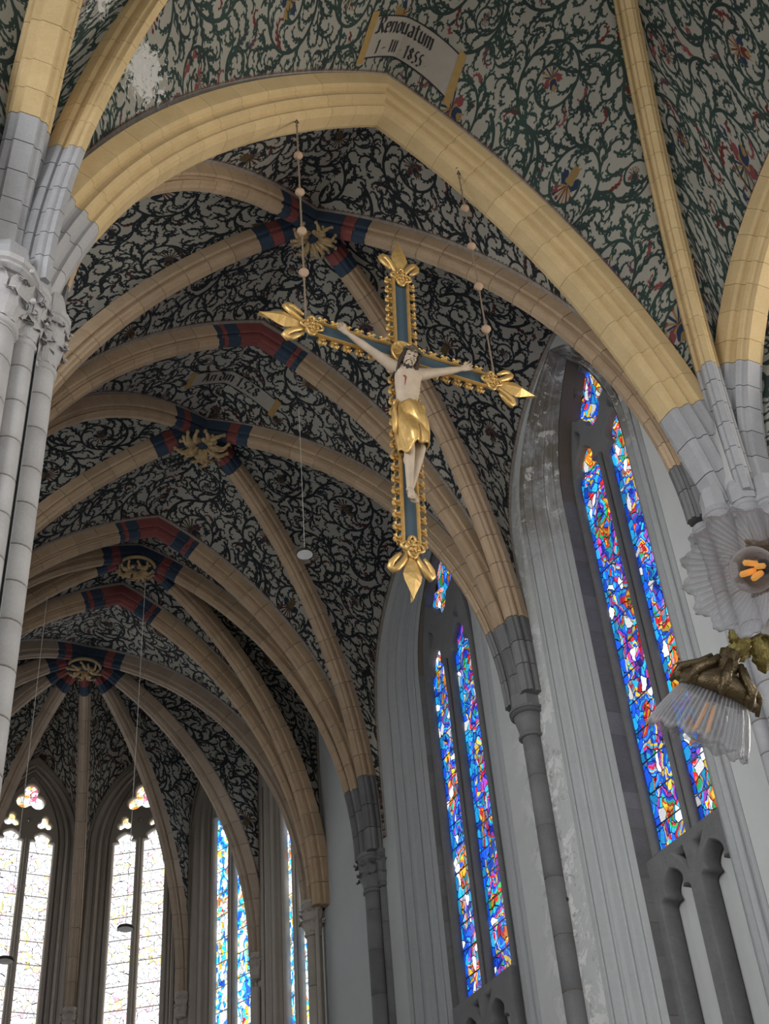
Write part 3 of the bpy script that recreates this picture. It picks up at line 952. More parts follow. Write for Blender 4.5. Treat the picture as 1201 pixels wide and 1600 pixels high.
def window(name, fr, label, prof, zs, za0, za1, zbot, sill, gd, mat_m, mat_t, glasses, rows, apse=False, blind=False, reveal='dark'):
    """moulded opening, tracery and leaded panes. prof: (half width, depth) from the wall face to the glass"""
    win = empty(name, fr.w(0, 0, sill), kind='structure', label=label)
    inv = Matrix.Translation(-win.location)
    h0, h1 = prof[0][0], prof[-1][0]
    lines = []
    for h, d in prof:
        f = (h0 - h) / (h0 - h1)
        lines.append((d, outline(h, zs, za0 + (za1 - za0) * f, zbot)))
    n_rev = 3
    for nm, sel, mt in (('moulding', lines[:-n_rev + 1], mat_m), ('reveal', lines[-n_rev:], M[reveal])):
        b = MB(); vs = []
        for d, ol in sel:
            vs += [fr.w(u, d, z) for u, z in ol]
        k = len(sel[0][1])
        b.add(vs, [(i * k + j, i * k + j + 1, (i + 1) * k + j + 1, (i + 1) * k + j) for i in range(len(sel) - 1) for j in range(k - 1)])
        body = b.build(nm, mt, win)
        if nm == 'reveal' and blind:
            # squared stones of the two jambs, laid in courses
            body.data.materials.clear(); body.data.materials.append(M['mortar'])
            for v in body.data.vertices:
                v.co += Vector(fr.n * .012)
            for sgn in (-1, 1):
                z = 5.6
                while z < zs + .1:
                    hh = rng.uniform(.30, .52)
                    vs = []
                    for zz in (z + .006, z + hh - .006):
                        for d, ol in sel:
                            vs.append(fr.w(sgn * abs(ol[0][0]) - sgn * rng.uniform(0, .006), d, zz))
                    m_ = len(sel)
                    sb = MB().add(vs, [(i, i + 1, m_ + i + 1, m_ + i) for i in range(m_ - 1)])
                    sb.build('reveal_stone', mt, body)
                    z += hh
    hw = h1
    mw = 0.085
    if apse:
        mw = 0.075
    inner = outline(hw + .03, zs, za1 + .02, sill - .05, 20)
    holes = []
    zl = zs + .05 if apse else (zs + .55 if gd > .7 else zs - .2)
    lights = ((-hw + .05, -mw), (mw, hw - .05))
    for u0, u1 in lights:
        holes.append(light_shape(u0, u1, sill, zl, 1.05 if apse else 1.75, .36 if apse else .42))
    wl = hw - .05 - mw
    if apse:
        holes.append(foil((0, za1 - .66), .46, 3, .5, math.pi / 2, 1.0, 1.0))
        for s in (-1, 1):
            holes.append(foil((s * (mw + wl / 2 + .03), zl + .62), .25, 3, .45, math.pi / 2))
        holes.append(foil((0, zl + .68), .07, 4, .2))
    else:
        holes.append(foil((0, za1 - .90), .66, 4, .38, math.pi / 2, .95, 1.15))
        for s in (-1, 1):
            holes.append([(s * (.60 + .09 * math.sin(t) + .05 * math.cos(t * 2)), zl + 1.0 + .24 * math.cos(t)) for t in np.linspace(0, 2 * math.pi, 15)[:-1]])
    me = curve_mesh([inner] + holes, .055, .03)
    to_frame(me, fr, gd - .10)
    link('tracery', me, mat_t, win)
    # a slim shaft on the face of the mullion
    sh = MB()
    sh.tube([fr.w(0, gd - .22, sill - .05), fr.w(0, gd - .22, zl + .1)], .05, 8)
    sh.build('mullion_shaft', mat_t, win)
    ztop_l = zl + wl / 2 * (1.05 if apse else 1.75) + .06
    for li, (u0, u1) in enumerate(lights):
        zz = np.linspace(sill - .03, ztop_l, rows + 1)
        for a, b_ in zip(zz[:-1], zz[1:]):
            gp = .019
            pane_box(fr, u0 - .03, u1 + .03, a + gp, b_ - gp, gd, glasses[li], win)
    zh = np.linspace(ztop_l, za1 - .02, 4)
    for a, b_ in zip(zh[:-1], zh[1:]):
        e = min(hw, .30 if b_ > za1 - .3 else (.62 if not apse else .66))
        hg = (M['glass_apse_head'],) * 2 if glasses[0] is M['glass_apse'] else glasses
        pane_box(fr, -e, -.008, a + .012, b_ - .008, gd, hg[0], win)
        pane_box(fr, .008, e, a + .012, b_ - .008, gd, hg[1], win)
    if blind:
        # sill and the blind arcade that carries the lights down the wall
        b = MB()
        sv = [fr.w(u, d, z) for u in (-hw - .05, hw + .05) for d, z in ((gd - .30, sill - .14), (gd - .30, sill - .09), (gd + .05, sill + .02), (gd + .05, sill - .14))]
        b.add(sv, [(0, 1, 2, 3), (7, 6, 5, 4), (0, 4, 5, 1), (1, 5, 6, 2), (2, 6, 7, 3), (3, 7, 4, 0)])
        b.build('window_sill', M['grey'], win)
        pl = MB()
        pl.add([fr.w(u, gd + .02, z) for u, z in ((-hw - .1, 0), (hw + .1, 0), (hw + .1, sill), (-hw - .1, sill))], [(0, 1, 2, 3)])
        pl.build('blind_panel', M['plaster'], win)
        zt = sill - .62
        hl = [light_shape(u0, u1, 0.6, zt - .30, 1.35, .42) for u0, u1 in ((-hw + .12, -mw - .03), (mw + .03, hw - .12))]
        sp = [[(s * .26, sill - .2), (0, sill - .72), (0, sill - .2)][::1 if s > 0 else -1] for s in (-1, 1)]
        sp = [[(s * .10, sill - .22), (s * .42, sill - .22), (s * .06, sill - .66)] for s in (-1, 1)]
        out = [(-hw - .06, 0.5), (hw + .06, 0.5), (hw + .06, sill - .1), (-hw - .06, sill - .1)]
        me = curve_mesh([out] + hl + sp, .13, .03)
        to_frame(me, fr, gd - .16)
        link('blind_tracery', me, mat_t, win)
    for o in win.children:
        o.matrix_parent_inverse = inv
    return win

def wall_plate(fr, h0, zs, za, half_l, half_r, mat, parent, top=22.4):
    """wall face round a moulded opening (or, with h0 = None, a blank face)"""
    b = MB()
    if h0 is None:
        b.add([fr.w(u, 0, z) for u, z in ((-half_l, 0), (half_r, 0), (half_r, top), (-half_l, top))], [(0, 1, 2, 3)])
    else:
        ol = outline(h0, zs, za, 0.0)
        k = len(ol)
        outer = []
        for i, (u, z) in enumerate(ol):
            if z <= zs + 1e-6:
                outer.append((-half_l if u < 0 else half_r, z))
            else:
                f = (z - zs) / (za - zs)
                g = max(0.0, f - .5) * 2
                hx = half_l if u <= 0 else half_r
                outer.append(((-1 if u < 0 else 1) * hx * (1 - g), zs + (top - zs) * min(1, f * 2)) if i != k // 2 else (0, top))
        vs = [fr.w(u, 0, z) for u, z in ol] + [fr.w(u, 0, z) for u, z in outer]
        b.add(vs, [(i, i + 1, k + i + 1, k + i) for i in range(k - 1)])
    return b.build('plaster_face', mat, parent)

PROF_W = ([(1.90, 0), (1.88, .05), (1.82, .07), (1.78, .03), (1.72, .05), (1.68, .11), (1.56, .15), (1.50, .11), (1.45, .16), (1.41, .24), (1.30, .27), (1.25, .22), (1.20, .24), (1.16, .30), (1.07, .34), (1.02, .40), (1.0, .62), (1.0, .88)],
          [(2.20, 0), (2.17, .05), (2.10, .07), (2.05, .03), (1.98, .05), (1.93, .11), (1.80, .15), (1.73, .11), (1.67, .16), (1.62, .24), (1.52, .27), (1.46, .22), (1.40, .24), (1.36, .29), (1.26, .32), (1.20, .36), (1.08, .52), (.98, .58)])
PROF_A_ = [(1.43, 0), (1.41, .04), (1.35, .06), (1.31, .03), (1.26, .05), (1.22, .12), (1.15, .16), (1.10, .13), (1.06, .18), (1.00, .26), (.95, .24), (.92, .30), (.87, .40), (.83, .46)]
def grooved(pr, hs):
    out = []
    for (h0, d0), (h1, d1) in zip(pr[:-1], pr[1:]):
        out.append((h0, d0))
        for g in hs:
            if h1 < g < h0:
                f = (h0 - g) / (h0 - h1); d = d0 + (d1 - d0) * f
                out += [(g + .018, d), (g + .006, d + .055), (g - .006, d + .055), (g - .018, d)]
    return out + [pr[-1]]
PROF_W = (grooved(PROF_W[0], (1.84, 1.62, 1.36, 1.11)), grooved(PROF_W[1], (2.13, 1.87, 1.57, 1.31)))

PROF_A = grooved(PROF_A_, (1.33, 1.18, 1.03, .90))
WIN = ((3.2, 17.4, 20.6, 20.5, 10.42, .88), (9.05, 17.2, 20.5, 19.95, 10.2, .58))
wall_r = empty('wall_right', (5.12, 6, 0), kind='structure', label='grey plastered right wall of the choir')
wall_l = empty('wall_left', (-5.12, 6, 0), kind='structure', label='grey plastered left wall of the choir')
wall_a = empty('wall_apse', (0, 22.8, 0), kind='structure', label='brown stone walls of the polygonal apse')
def settle(p):
    for o in p.children:
        o.matrix_parent_inverse = Matrix.Translation(-p.location)
wn = 0
for s, wp in ((1, wall_r), (-1, wall_l)):
    side = 'right' if s > 0 else 'left'
    for k, (yc, zs_, z0_, z1_, sill_, gd_) in enumerate(WIN):
        fr = Frame((s * 5.12, yc), (0, 1.0) if s < 0 else (0, -1.0), (s, 0))
        half0, half1 = yc - Y[k] , Y[k + 1] - yc
        (hl, hr) = (half1, half0) if s > 0 else (half0, half1)
        if k == 0:
            if s > 0: hr += .3
            else: hl += .3
        wall_plate(fr, PROF_W[k][0][0], zs_, z0_, hl, hr, M['plaster'], wp)
        wn += 1
        gl = (M['glass_side'], M['glass_side_b']) if k == 0 else (M['glass_side_b'], M['glass_side'])
        if s < 0:
            gl = (M['glass_north'], M['glass_north'])
        window('window_%d' % wn, fr, 'tall two-light stained glass window of the choir, bay %s from the crossing, %s wall' % (('nearest', 'second')[k], side),
               PROF_W[k], zs_, z0_, z1_, 0.0, sill_, gd_, M['mould'], M['dark'], gl, 15, blind=True)
    fr = Frame((s * 5.12, 13.6), (0, 1.0) if s < 0 else (0, -1.0), (s, 0))
    wall_plate(fr, None, 0, 0, 1.4, 1.4, M['plaster'], wp)
    settle(wp)
labels = ['first', 'second', 'third', 'middle', 'third left', 'second left', 'first left']
for i in range(7):
    a, b = np.array(VERT[i]), np.array(VERT[i + 1])
    if i in (0, 6):
        a = np.array([a[0] * .971, a[1]]); b = np.array([b[0], b[1]])
        if i == 6:
            a, b = np.array([VERT[6][0], VERT[6][1]]), np.array([VERT[7][0] * .971, VERT[7][1]])
    mid = (a + b) / 2
    L = np.linalg.norm(b - a)
    d = (b - a) / L
    nrm = np.array([-d[1], d[0]])
    if nrm @ (mid - np.array([0, 13.0])) < 0:
        nrm = -nrm
    fr = Frame(mid, d, nrm)
    wall_plate(fr, 1.43, 18.7, 21.1, L / 2, L / 2, M['brown'], wall_a)
    wn += 1
    g = [M['glass_side'], M['glass_apse_side'], M['glass_apse'], M['glass_apse'], M['glass_apse'], M['glass_apse_side'], M['glass_side']][i]
    if i in (0, 6):
        g = M['glass_apse_side']
    window('window_%d' % wn, fr, 'lancet window of the apse with two lights, %s side' % labels[i], PROF_A, 18.7, 21.1, 20.75, 0.0, 8.0, .48, M['brown'], M['brown'], (g, g), 18, apse=True, reveal='brown')
settle(wall_a)

# unseen light-tight shell, added to stop sky light leaking in; then the floor
sh = MB()
for s in (1, -1):
    sh.add([(s * 6.6, -0.4, 0), (s * 6.6, 18.2, 0), (s * 6.6, 18.2, 24), (s * 6.6, -0.4, 24)], [(0, 1, 2, 3)])
    sh.add([(s * 5.25, 0.32, 0), (s * 6.6, 0.32, 0), (s * 6.6, 0.32, 24), (s * 5.25, 0.32, 24)], [(0, 1, 2, 3)])
ang = np.radians(np.linspace(-90, 90, 25))
k = len(ang)
sh.add([(6.6 * math.sin(t), 18.2 + 6.6 * math.cos(t), z) for z in (0, 24) for t in ang], [(i, i + 1, k + i + 1, k + i) for i in range(k - 1)])
sh.build('wall_light_shell', M['brown'])['kind'] = 'structure'
rf = MB()  # unseen cover and side sheets, added to block sky light above the vaults
rf.add([(-7, -0.6, 24), (7, -0.6, 24), (7, 25.5, 24), (-7, 25.5, 24)], [(0, 1, 2, 3)])
rf.add([(-16, -15, 27), (16, -15, 27), (16, 0.3, 27), (-16, 0.3, 27)], [(0, 1, 2, 3)])
rf.add([(-16, 0.3, 21.9), (16, 0.3, 21.9), (16, 0.3, 27), (-16, 0.3, 27)], [(0, 1, 2, 3)])
rf.add([(-16, 0.3, 0), (-6.4, 0.3, 0), (-6.4, 0.3, 22), (-16, 0.3, 22)], [(0, 1, 2, 3)])
rf.add([(16, 0.3, 0), (6.4, 0.3, 0), (6.4, 0.3, 22), (16, 0.3, 22)], [(0, 1, 2, 3)])
rf.build('roof_light_shell', M['brown'])['kind'] = 'structure'
fl = MB()
fl.add([(-30, -40, 0), (30, -40, 0), (30, 26, 0), (-30, 26, 0)], [(0, 1, 2, 3)])
fl.build('floor', M['floor'])['kind'] = 'structure'

# ---------------------------------------------------------------- shafts, piers and capitals
def drum_column(name, c, r0, z0, z1, mat, parent, course, core=True, n=14, a0=0.0, a1=2 * math.pi, split=False, jit=.05):
    b = MB()
    b.lathe([(r0 * .95, z0), (r0 * .95, z1)], (c[0], c[1], 0), n)
    ro = b.build(name, M['mortar'], parent)
    z = z0
    i = 0
    while z < z1 - .05:
        h = min(course * (1 + rng.uniform(-jit, jit) * 3), z1 - z)
        if z1 - z - h < .15:
            h = z1 - z
        d = MB()
        g = .012
        k = 1 + rng.uniform(-.006, .006)
        prof = [(r0 * .93, z + g * .5), (r0 * k, z + g), (r0 * k, z + h - g), (r0 * .93, z + h - g * .5)]
        d.lathe(prof, (c[0], c[1], 0), n, a0, a1)
        d.build('drum', mat, ro, True)
        for p in ro.children[-1].data.polygons:
            p.use_smooth = abs(p.normal.z) < .3
        z += h; i += 1
    return ro

def leaf_strip(b, base, out, up_h, width, curl, thick=.02, twist=0.0):
    """one acanthus-like leaf: rises along the bell, then its tip curls outward"""
    out = np.array(out, float); side = np.array([-out[1], out[0], 0.0])
    vs = []
    ks = 6
    for i in range(ks):
        f = i / (ks - 1)
        p = np.array(base) + UP * up_h * (f if f < .8 else .8 - (f - .8) * .9) + out * curl * f ** 2.2
        w = width * (0.55 + 0.9 * math.sin(math.pi * min(1, f * 0.8 + .12))) * (1.0 if f < .95 else .5)
        if i % 2: w *= 1.15
        sd = side + UP * twist * f
        for k, (a, o_) in enumerate(((-1, -.35), (-.5, .1), (0, .35), (.5, .1), (1, -.35))):
            vs.append(p + sd * w * a * .5 + out * o_ * thick * 1.6)
    fs = [(i * 5 + j, i * 5 + j + 1, (i + 1) * 5 + j + 1, (i + 1) * 5 + j) for i in range(ks - 1) for j in range(4)]
    n0 = len(vs)
    vs2 = [v - out * thick for v in vs]
    b.add(vs + vs2, fs + [tuple(reversed([q + n0 for q in f])) for f in fs])

def capital(c, r0, ztop, h, mat, parent, leafy=8, name='capital', ab=1.5, seed=1, necking=True):
    x, y = c
    b = MB()
    ha = h * .22
    zb = ztop - h
    b.lathe([(r0 * 1.0, zb), (r0 * 1.14, zb + h * .03), (r0 * 1.14, zb + h * .07), (r0, zb + h * .1), (r0 * 1.02, zb + h * .3), (r0 * 1.18, zb + h * .6), (r0 * 1.3, ztop - ha)], (x, y, 0), 16)
    o = b.build(name, mat, parent, True)
    a = MB()
    R_ = r0 * ab
    a.lathe([(R_ * .86, ztop - ha), (R_ * .97, ztop - ha * .82), (R_ * .90, ztop - ha * .6), (R_ * .92, ztop - ha * .5), (R_ * 1.0, ztop - ha * .42), (R_ * 1.0, ztop)], (x, y, 0), 16 if leafy else 24)
    a.build('abacus', mat, o)
    if leafy:
        f = MB()
        R2 = random.Random(seed)
        for ring in (0, 1):
            for k in range(leafy):
                th = 2 * math.pi * (k + .5 * ring) / leafy + R2.uniform(-.1, .1)
                out = np.array([math.cos(th), math.sin(th), 0])
                base = np.array([x, y, zb + h * (.12 + .3 * ring)]) + out * r0 * (1.0 + .12 * ring)
                leaf_strip(f, base, out, h * R2.uniform(.34, .45), 2.6 * r0 / leafy * 2.2, r0 * R2.uniform(.55, .95), r0 * .1, R2.uniform(-.5, .5))
                f.ball(base + UP * h * R2.uniform(.27, .36) + out * r0 * R2.uniform(.55, .85), r0 * R2.uniform(.12, .18), 6)
        fo = f.build('capital_foliage', mat, o)
        fo['kind'] = 'stuff'
    return o

for s, wp in ((1, wall_r), (-1, wall_l)):
    side = 'right' if s > 0 else 'left'
    drum_column('wall_shaft', (s * 5.02, Y[1]), .165, 0, 13.35, M['dark'], wp, .95)
    capital((s * 5.02, Y[1]), .2, 13.78, .55, M['dark'], wp, 0, ab=1.62)
    b = MB(); b.lathe([(.30, 13.78), (.30, 14.05)], (s * 5.02, Y[1], 0), 6); b.build('impost_block', M['dark'], wp)
    drum_column('wall_shaft', (s * 5.02, Y[2]), .19, 0, 13.2, M['dark'], wp, .95)
    drum_column('wall_shaft', (s * 5.12, Y[2] - .3), .1, 0, 13.2, M['dark'], wp, .95)
    capital((s * 5.02, Y[2]), .2, 14.02, .85, M['dark'], wp, 8, ab=1.5, seed=3)
    capital((s * 5.12, Y[2] - .3), .11, 14.02, .8, M['dark'], wp, 6, ab=1.4, seed=4)
    settle(wp)
for i, (x, y) in enumerate(VERT):
    q = .98
    r0 = .15 if i in (0, 7) else .105
    cx, cy = x * q, YA + (y - YA) * q
    drum_column('wall_shaft', (cx, cy), r0, 0, 13.4, M['brown'], wall_a, 1.2)
    capital((cx, cy), r0 * 1.15, 14.2, .8 if i in (0, 7) else .62, M['brown'], wall_a, 7, ab=1.45, seed=10 + i)
    for dd in (-1, 1):
        t = np.array([cy - YA, -cx]) / max(1e-6, np.hypot(cx, cy - YA))
        p = np.array([x, y]) + t * dd * .2
        b = MB(); b.tube([(p[0], p[1], 0), (p[0], p[1], 18.6)], .05, 8); b.build('slender_shaft', M['brown'], wall_a, True)
settle(wall_a)

hk_ = ray_at_(882, 1405, 1, 5.62)
b = MB(); b.box(hk_, (.12, .05, .05)); b.box(hk_ + np.array([-.05, 0, .05]), (.03, .03, .09))
b.build('bracket', M['iron'], wall_r)
settle(wall_r)

# compound piers of the crossing
for s in (1, -1):
    side = 'right' if s > 0 else 'left'
    mt = M['pale'] if s < 0 else M['grey']
    pier = empty('compound_pier', (s * 5.5, -.4, 0), kind='structure', label='%s crossing pier of clustered limestone shafts' % side)
    spots = [(s * 5.0, 0.08, .165), (s * 5.29, -.22, .15), (s * 5.66, -.36, .26), (s * 5.03, .45, .13)]
    for k, (x, y, r0) in enumerate(spots):
        drum_column('shaft', (x, y), r0, 0, 13.2, mt, pier, .52, n=18)
        capital((x, y), r0 * 1.0, 13.9, .95, mt, pier, 9 if s < 0 else 0, ab=1.72 if s < 0 else 1.4, seed=30 + k)
        if k < 3:
            b = MB(); b.lathe([((.21, .24, .34)[k], 13.88), ((.21, .24, .34)[k], 14.16), ((.17, .19, .30)[k], 14.3)], (x, y, 0), 8); b.build('impost_block', M['grey'] if k else mt, pier)
    core = MB()
    pg = [(s * 5.08, .62), (s * 5.02, .03), (s * 5.21, -.21), (s * 5.56, -.42), (s * 5.98, -.50), (s * 6.9, -.50), (s * 6.9, .62)]
    def prism(b, pts, z0, z1, grow=0.0):
        cx, cy = s * 6.0, -.1
        q = [(x + grow * (x - cx), y + grow * (y - cy)) for x, y in pts]
        n_ = len(q)
        b.add([(x, y, z0) for x, y in q] + [(x, y, z1) for x, y in q], [(i, (i + 1) % n_, n_ + (i + 1) % n_, n_ + i) for i in range(n_)] + [tuple(range(n_ - 1, -1, -1)), tuple(range(n_, 2 * n_))])
    prism(core, pg, 0, 14.0)
    core.build('pier_core', mt, pier)
    ab = MB()
    prism(ab, pg, 13.68, 13.76, .07); prism(ab, pg, 13.76, 13.9, .11); prism(ab, pg, 12.94, 13.01, .05); prism(ab, pg, 13.9, 14.03, .03)
    ab.build('abacus_course', mt, pier)
    fb = MB(); R3 = random.Random(9)
    for (x0, y0), (x1, y1) in zip(pg[1:-2], pg[2:-1]):
        t = np.array([x1 - x0, y1 - y0]); L_ = np.linalg.norm(t); t = t / L_; nn_ = np.array([t[1], -t[0]]) * (1 if s < 0 else -1)
        if nn_ @ (np.array([x0, y0]) - np.array([s * 6.0, -.1])) < 0: nn_ = -nn_
        for k in range(max(2, int(L_ / .13))):
            for ring in ((0, 1) if s < 0 else ()):
                p = np.array([x0, y0]) + t * L_ * (k + .3 + .4 * ring) / max(2, int(L_ / .13))
                leaf_strip(fb, (p[0], p[1], 13.02 + .3 * ring), (nn_[0], nn_[1], 0), R3.uniform(.26, .34), .16, R3.uniform(.14, .22), .02, R3.uniform(-.6, .6))
    fo = fb.build('capital_foliage', mt, pier); fo['kind'] = 'stuff'
    # hollows with thin fillets between the shafts
    for (x0, y0, _), (x1, y1, _) in zip(spots[:-2], spots[1:-1]):
        for f in (.40, .56):
            b = MB()
            px, py = x0 + (x1 - x0) * f + s * .02, y0 + (y1 - y0) * f + .02
            b.tube([(px, py, 0), (px, py, 13.3)], .045, 8)
            b.build('fillet', mt, pier, True)
    settle(pier)

# ---------------------------------------------------------------- writing on painted scrolls
WEBS = [o for o in ceiling.children if o.name.startswith('vault_web')]
def surf(x, y, drop=0.015, lo=17.0):
    best = None
    for o in WEBS:
        ok, p, n_, i_ = o.ray_cast(Vector((x, y, lo)), Vector((0, 0, 1)))
        if ok and (best is None or p.z < best):
            best = p.z
    return (x, y, (best if best is not None else 21.5) - drop)

GLYPH = {
    'R': (.68, [[(.12, 0), (.12, 1.42)], [(-.12, 1.2), (-.05, 1.40), (.34, 1.44), (.52, 1.30), (.52, 1.0), (.38, .80), (.14, .76)], [(.22, .78), (.62, 0)], [(-.15, .05), (0, 0), (.2, .05)]]),
    'e': (.5, [[(.4, .52), (.05, .48)], [(.4, .52), (.38, .92), (.06, .9), (.04, .12), (.2, 0), (.42, .12)]]),
    'n': (.56, [[(.05, .98), (.05, 0)], [(.05, .84), (.38, .98), (.42, .8), (.42, 0)]]),
    'o': (.52, [[(.05, .85), (.05, .15), (.24, 0), (.42, .15), (.42, .85), (.24, 1), (.05, .85)]]),
    'u': (.56, [[(.05, 1), (.05, .1), (.22, 0), (.42, .15)], [(.42, 1), (.42, 0)]]),
    'a': (.54, [[(.05, .85), (.24, 1), (.42, .85), (.42, 0)], [(.42, .5), (.1, .42), (.05, .12), (.22, 0), (.42, .15)]]),
    't': (.46, [[(.15, 1.3), (.15, .1), (.26, 0), (.38, .08)], [(0, 1), (.34, 1)]]),
    'm': (.86, [[(.05, .98), (.05, 0)], [(.05, .84), (.34, .98), (.38, .8), (.38, 0)], [(.38, .84), (.66, .98), (.7, .8), (.7, 0)]]),
    'd': (.54, [[(-.06, 1.4), (.4, .9), (.44, .2), (.25, 0), (.05, .2), (.05, .72), (.36, .9)]]),
    'A': (.62, [[(.0, .05), (.25, 1.35), (.5, 0)], [(.08, .5), (.42, .5)], [(-.1, 1.25), (.25, 1.35)]]),
    '1': (.42, [[(.02, 1.1), (.2, 1.35), (.14, -.15)]]),
    '8': (.56, [[(.25, .7), (.06, .98), (.25, 1.32), (.44, .98), (.25, .7), (.05, .3), (.25, 0), (.46, .3), (.25, .7)]]),
    '5': (.52, [[(.5, 1.28), (.28, 1.3), (.16, .8), (.4, .6), (.42, .18), (.16, -.08), (.0, .04)]]),
    '2': (.54, [[(.05, 1.12), (.22, 1.28), (.42, 1.05), (.05, .1), (.45, .05)]]),
    'J': (.34, [[(-.02, 1.3), (.12, 1.36), (.12, 0)]]),
    'l': (.28, [[(.1, 1.32), (.1, 0)]]),
    '-': (.5, [[(.02, .42), (.36, .5)]]),
    '.': (.26, [[(.0, .38), (.14, .54)]]),
    ' ': (.3, []),
}
def lettering(text, put, x0, y0, size, nib=.13, name='lettering', parent=None):
    b = MB()
    nx, ny = nib * math.cos(.7), nib * math.sin(.7)
    x = x0
    for ch in text:
        wdt, strokes = GLYPH[ch]
        for st in strokes:
            for (ax, ay), (bx, by) in zip(st[:-1], st[1:]):
                q = [(ax - nx, ay - ny), (ax + nx, ay + ny), (bx + nx, by + ny), (bx - nx, by - ny)]
                b.add([put(x + size * px, y0 + size * py) for px, py in q], [(0, 1, 2, 3)])
        x += wdt * size * 1.18
    return b.build(name, M['ink'], parent)
def text_width(text, size):
    return sum(GLYPH[c][0] for c in text) * size * 1.18

def painted_scroll(cx, cy, w, h, lines, label):
    bow = lambda u: -.10 * (1 - (2 * u / w) ** 2)
    def put(u, v, drop=0.02):
        return surf(cx + u, cy + bow(u) - v, drop)
    b = MB()
    nu, nv = 26, 5
    vs = [put(-w / 2 + w * i / nu, -h / 2 + h * j / nv, .012) for i in range(nu + 1) for j in range(nv + 1)]
    b.add(vs, [(i * (nv + 1) + j, i * (nv + 1) + j + 1, (i + 1) * (nv + 1) + j + 1, (i + 1) * (nv + 1) + j) for i in range(nu) for j in range(nv)])
    o = b.build('painted_scroll', M['scroll'], ceiling)
    o['label'] = label
    for sgn in (-1, 1):
        e = MB()
        u0 = sgn * w / 2
        pts = [[put(u0 + du, -h * .62 + h * 1.24 * j / 6, .018) for j in range(7)] for du in (-.06, .0, .06)]
        e.add([p for col in pts for p in col], [(i * 7 + j, i * 7 + j + 1, (i + 1) * 7 + j + 1, (i + 1) * 7 + j) for i in range(2) for j in range(6)])
        e.build('scroll_roll', M['scroll_end'], o)
    # dark outline along both long edges
    e = MB()
    for v in (-h / 2, h / 2):
        p0 = [put(-w / 2 + w * i / nu, v - .012, .016) for i in range(nu + 1)] + [put(-w / 2 + w * i / nu, v + .012, .016) for i in range(nu + 1)]
        e.add(p0, [(i, i + 1, nu + 2 + i, nu + 1 + i) for i in range(nu)])
    e.build('scroll_outline', M['ink'], o)
    for text, u, v, size in lines:
        lettering(text, put, u, v, size, parent=o)
    reparent(o)
    return o
painted_scroll(.22, -.80, 1.62, .62, [('Renouatum', -.68, .06, .165), ('1 - Jll . 1855 .', -.60, -.235, .135)], 'cream painted scroll lettered with the renovation date')
painted_scroll(.12, 7.45, 1.85, .42, [('An.dm.1528', -.66, -.10, .2)], 'faded painted scroll lettered with an old date')

# ---------------------------------------------------------------- great hanging crucifix
LEAN = math.radians(6.0)
CC = np.array([-0.15, 0.0, 15.15])
CX_, CN_, CZ_ = np.array([1.0, 0, 0]), np.array([0, -math.cos(LEAN), -math.sin(LEAN)]), np.array([0, -math.sin(LEAN), math.cos(LEAN)])
crux = empty('crucifix', tuple(CC), label='large painted wooden crucifix with gilded fleur-de-lis ends hanging from the crossing arch', category='crucifix')
crux.rotation_euler = (LEAN, 0, 0)
# local axes of the empty: x right, y away from the viewer, z up along the upright
H2 = .125
def beam(name, x0, x1, z0, z1):
    b = MB(); b.box(((x0 + x1) / 2, .03, (z0 + z1) / 2), (x1 - x0, .10, z1 - z0))
    return b.build(name, M['panel_blue'], crux)
up_beam = beam('upright_beam', -H2, H2, -3.2, 1.48)
cr_beam = beam('cross_beam', -1.42, 1.42, -H2, H2)
def border(parent, segs):
    b = MB()
    for (x0, z0), (x1, z1) in segs:
        d = np.array([x1 - x0, 0, z1 - z0]); L_ = np.linalg.norm(d); d = d / L_
        s_ = np.array([d[2], 0, -d[0]])
        for w0, w1, y0 in ((-.022, .022, -.04), (-.012, .012, -.055)):
            a = np.array([x0, 0, z0]); c = np.array([x1, 0, z1])
            vs = [a + s_ * w0 + np.array([0, -.012, 0]), a + s_ * w0 + np.array([0, y0, 0]), a + s_ * w1 + np.array([0, y0, 0]), a + s_ * w1 + np.array([0, -.012, 0])]
            vs2 = [v + c - a for v in vs]
            b.add(vs + vs2, [(0, 1, 5, 4), (1, 2, 6, 5), (2, 3, 7, 6), (3, 0, 4, 7), (3, 2, 1, 0), (4, 5, 6, 7)])
    return b.build('gilded_border', M['gold'], parent)
e_ = H2 - .012
border(up_beam, [((-e_, .12), (-e_, 1.48)), ((e_, .12), (e_, 1.48)), ((-e_, -3.2), (-e_, -.12)), ((e_, -3.2), (e_, -.12))])
border(cr_beam, [((-1.42, e_), (-.12, e_)), ((.12, e_), (1.42, e_)), ((-1.42, -e_), (-.12, -e_)), ((.12, -e_), (1.42, -e_))])
# crockets: small gilded leaves along every edge
cb = MB()
cb.box((0, 0, .012), (.09, .07, .025))
for sx in (-1, 1):
    cb.tube([(sx * .012, -.01, .01), (sx * .022, -.02, .055), (sx * .035, -.035, .075), (sx * .05, -.05, .06)], [.018, .022, .02, .008], 6)
cb.ball((0, -.02, .07), .022, 6)
cb.ball((.0, -.05, .035), .018, 6)
crocket_me = mesh_from(cb.v, cb.f)
crocket_me.materials.append(M['gold'])
def crocket(x, z, ang):
    o = bpy.data.objects.new('crocket', crocket_me)
    COL.objects.link(o); o.parent = crux
    o.location = (x, .03, z); o.rotation_euler = (0, ang, 0); o.scale = (1.15, 1.2, 1.25)
for z in np.arange(.27, 1.4, .185):
    crocket(-H2 - .005, z, -math.pi / 2); crocket(H2 + .005, z, math.pi / 2)
for z in np.arange(-.33, -3.15, -.185):
    crocket(-H2 - .005, z, -math.pi / 2); crocket(H2 + .005, z, math.pi / 2)
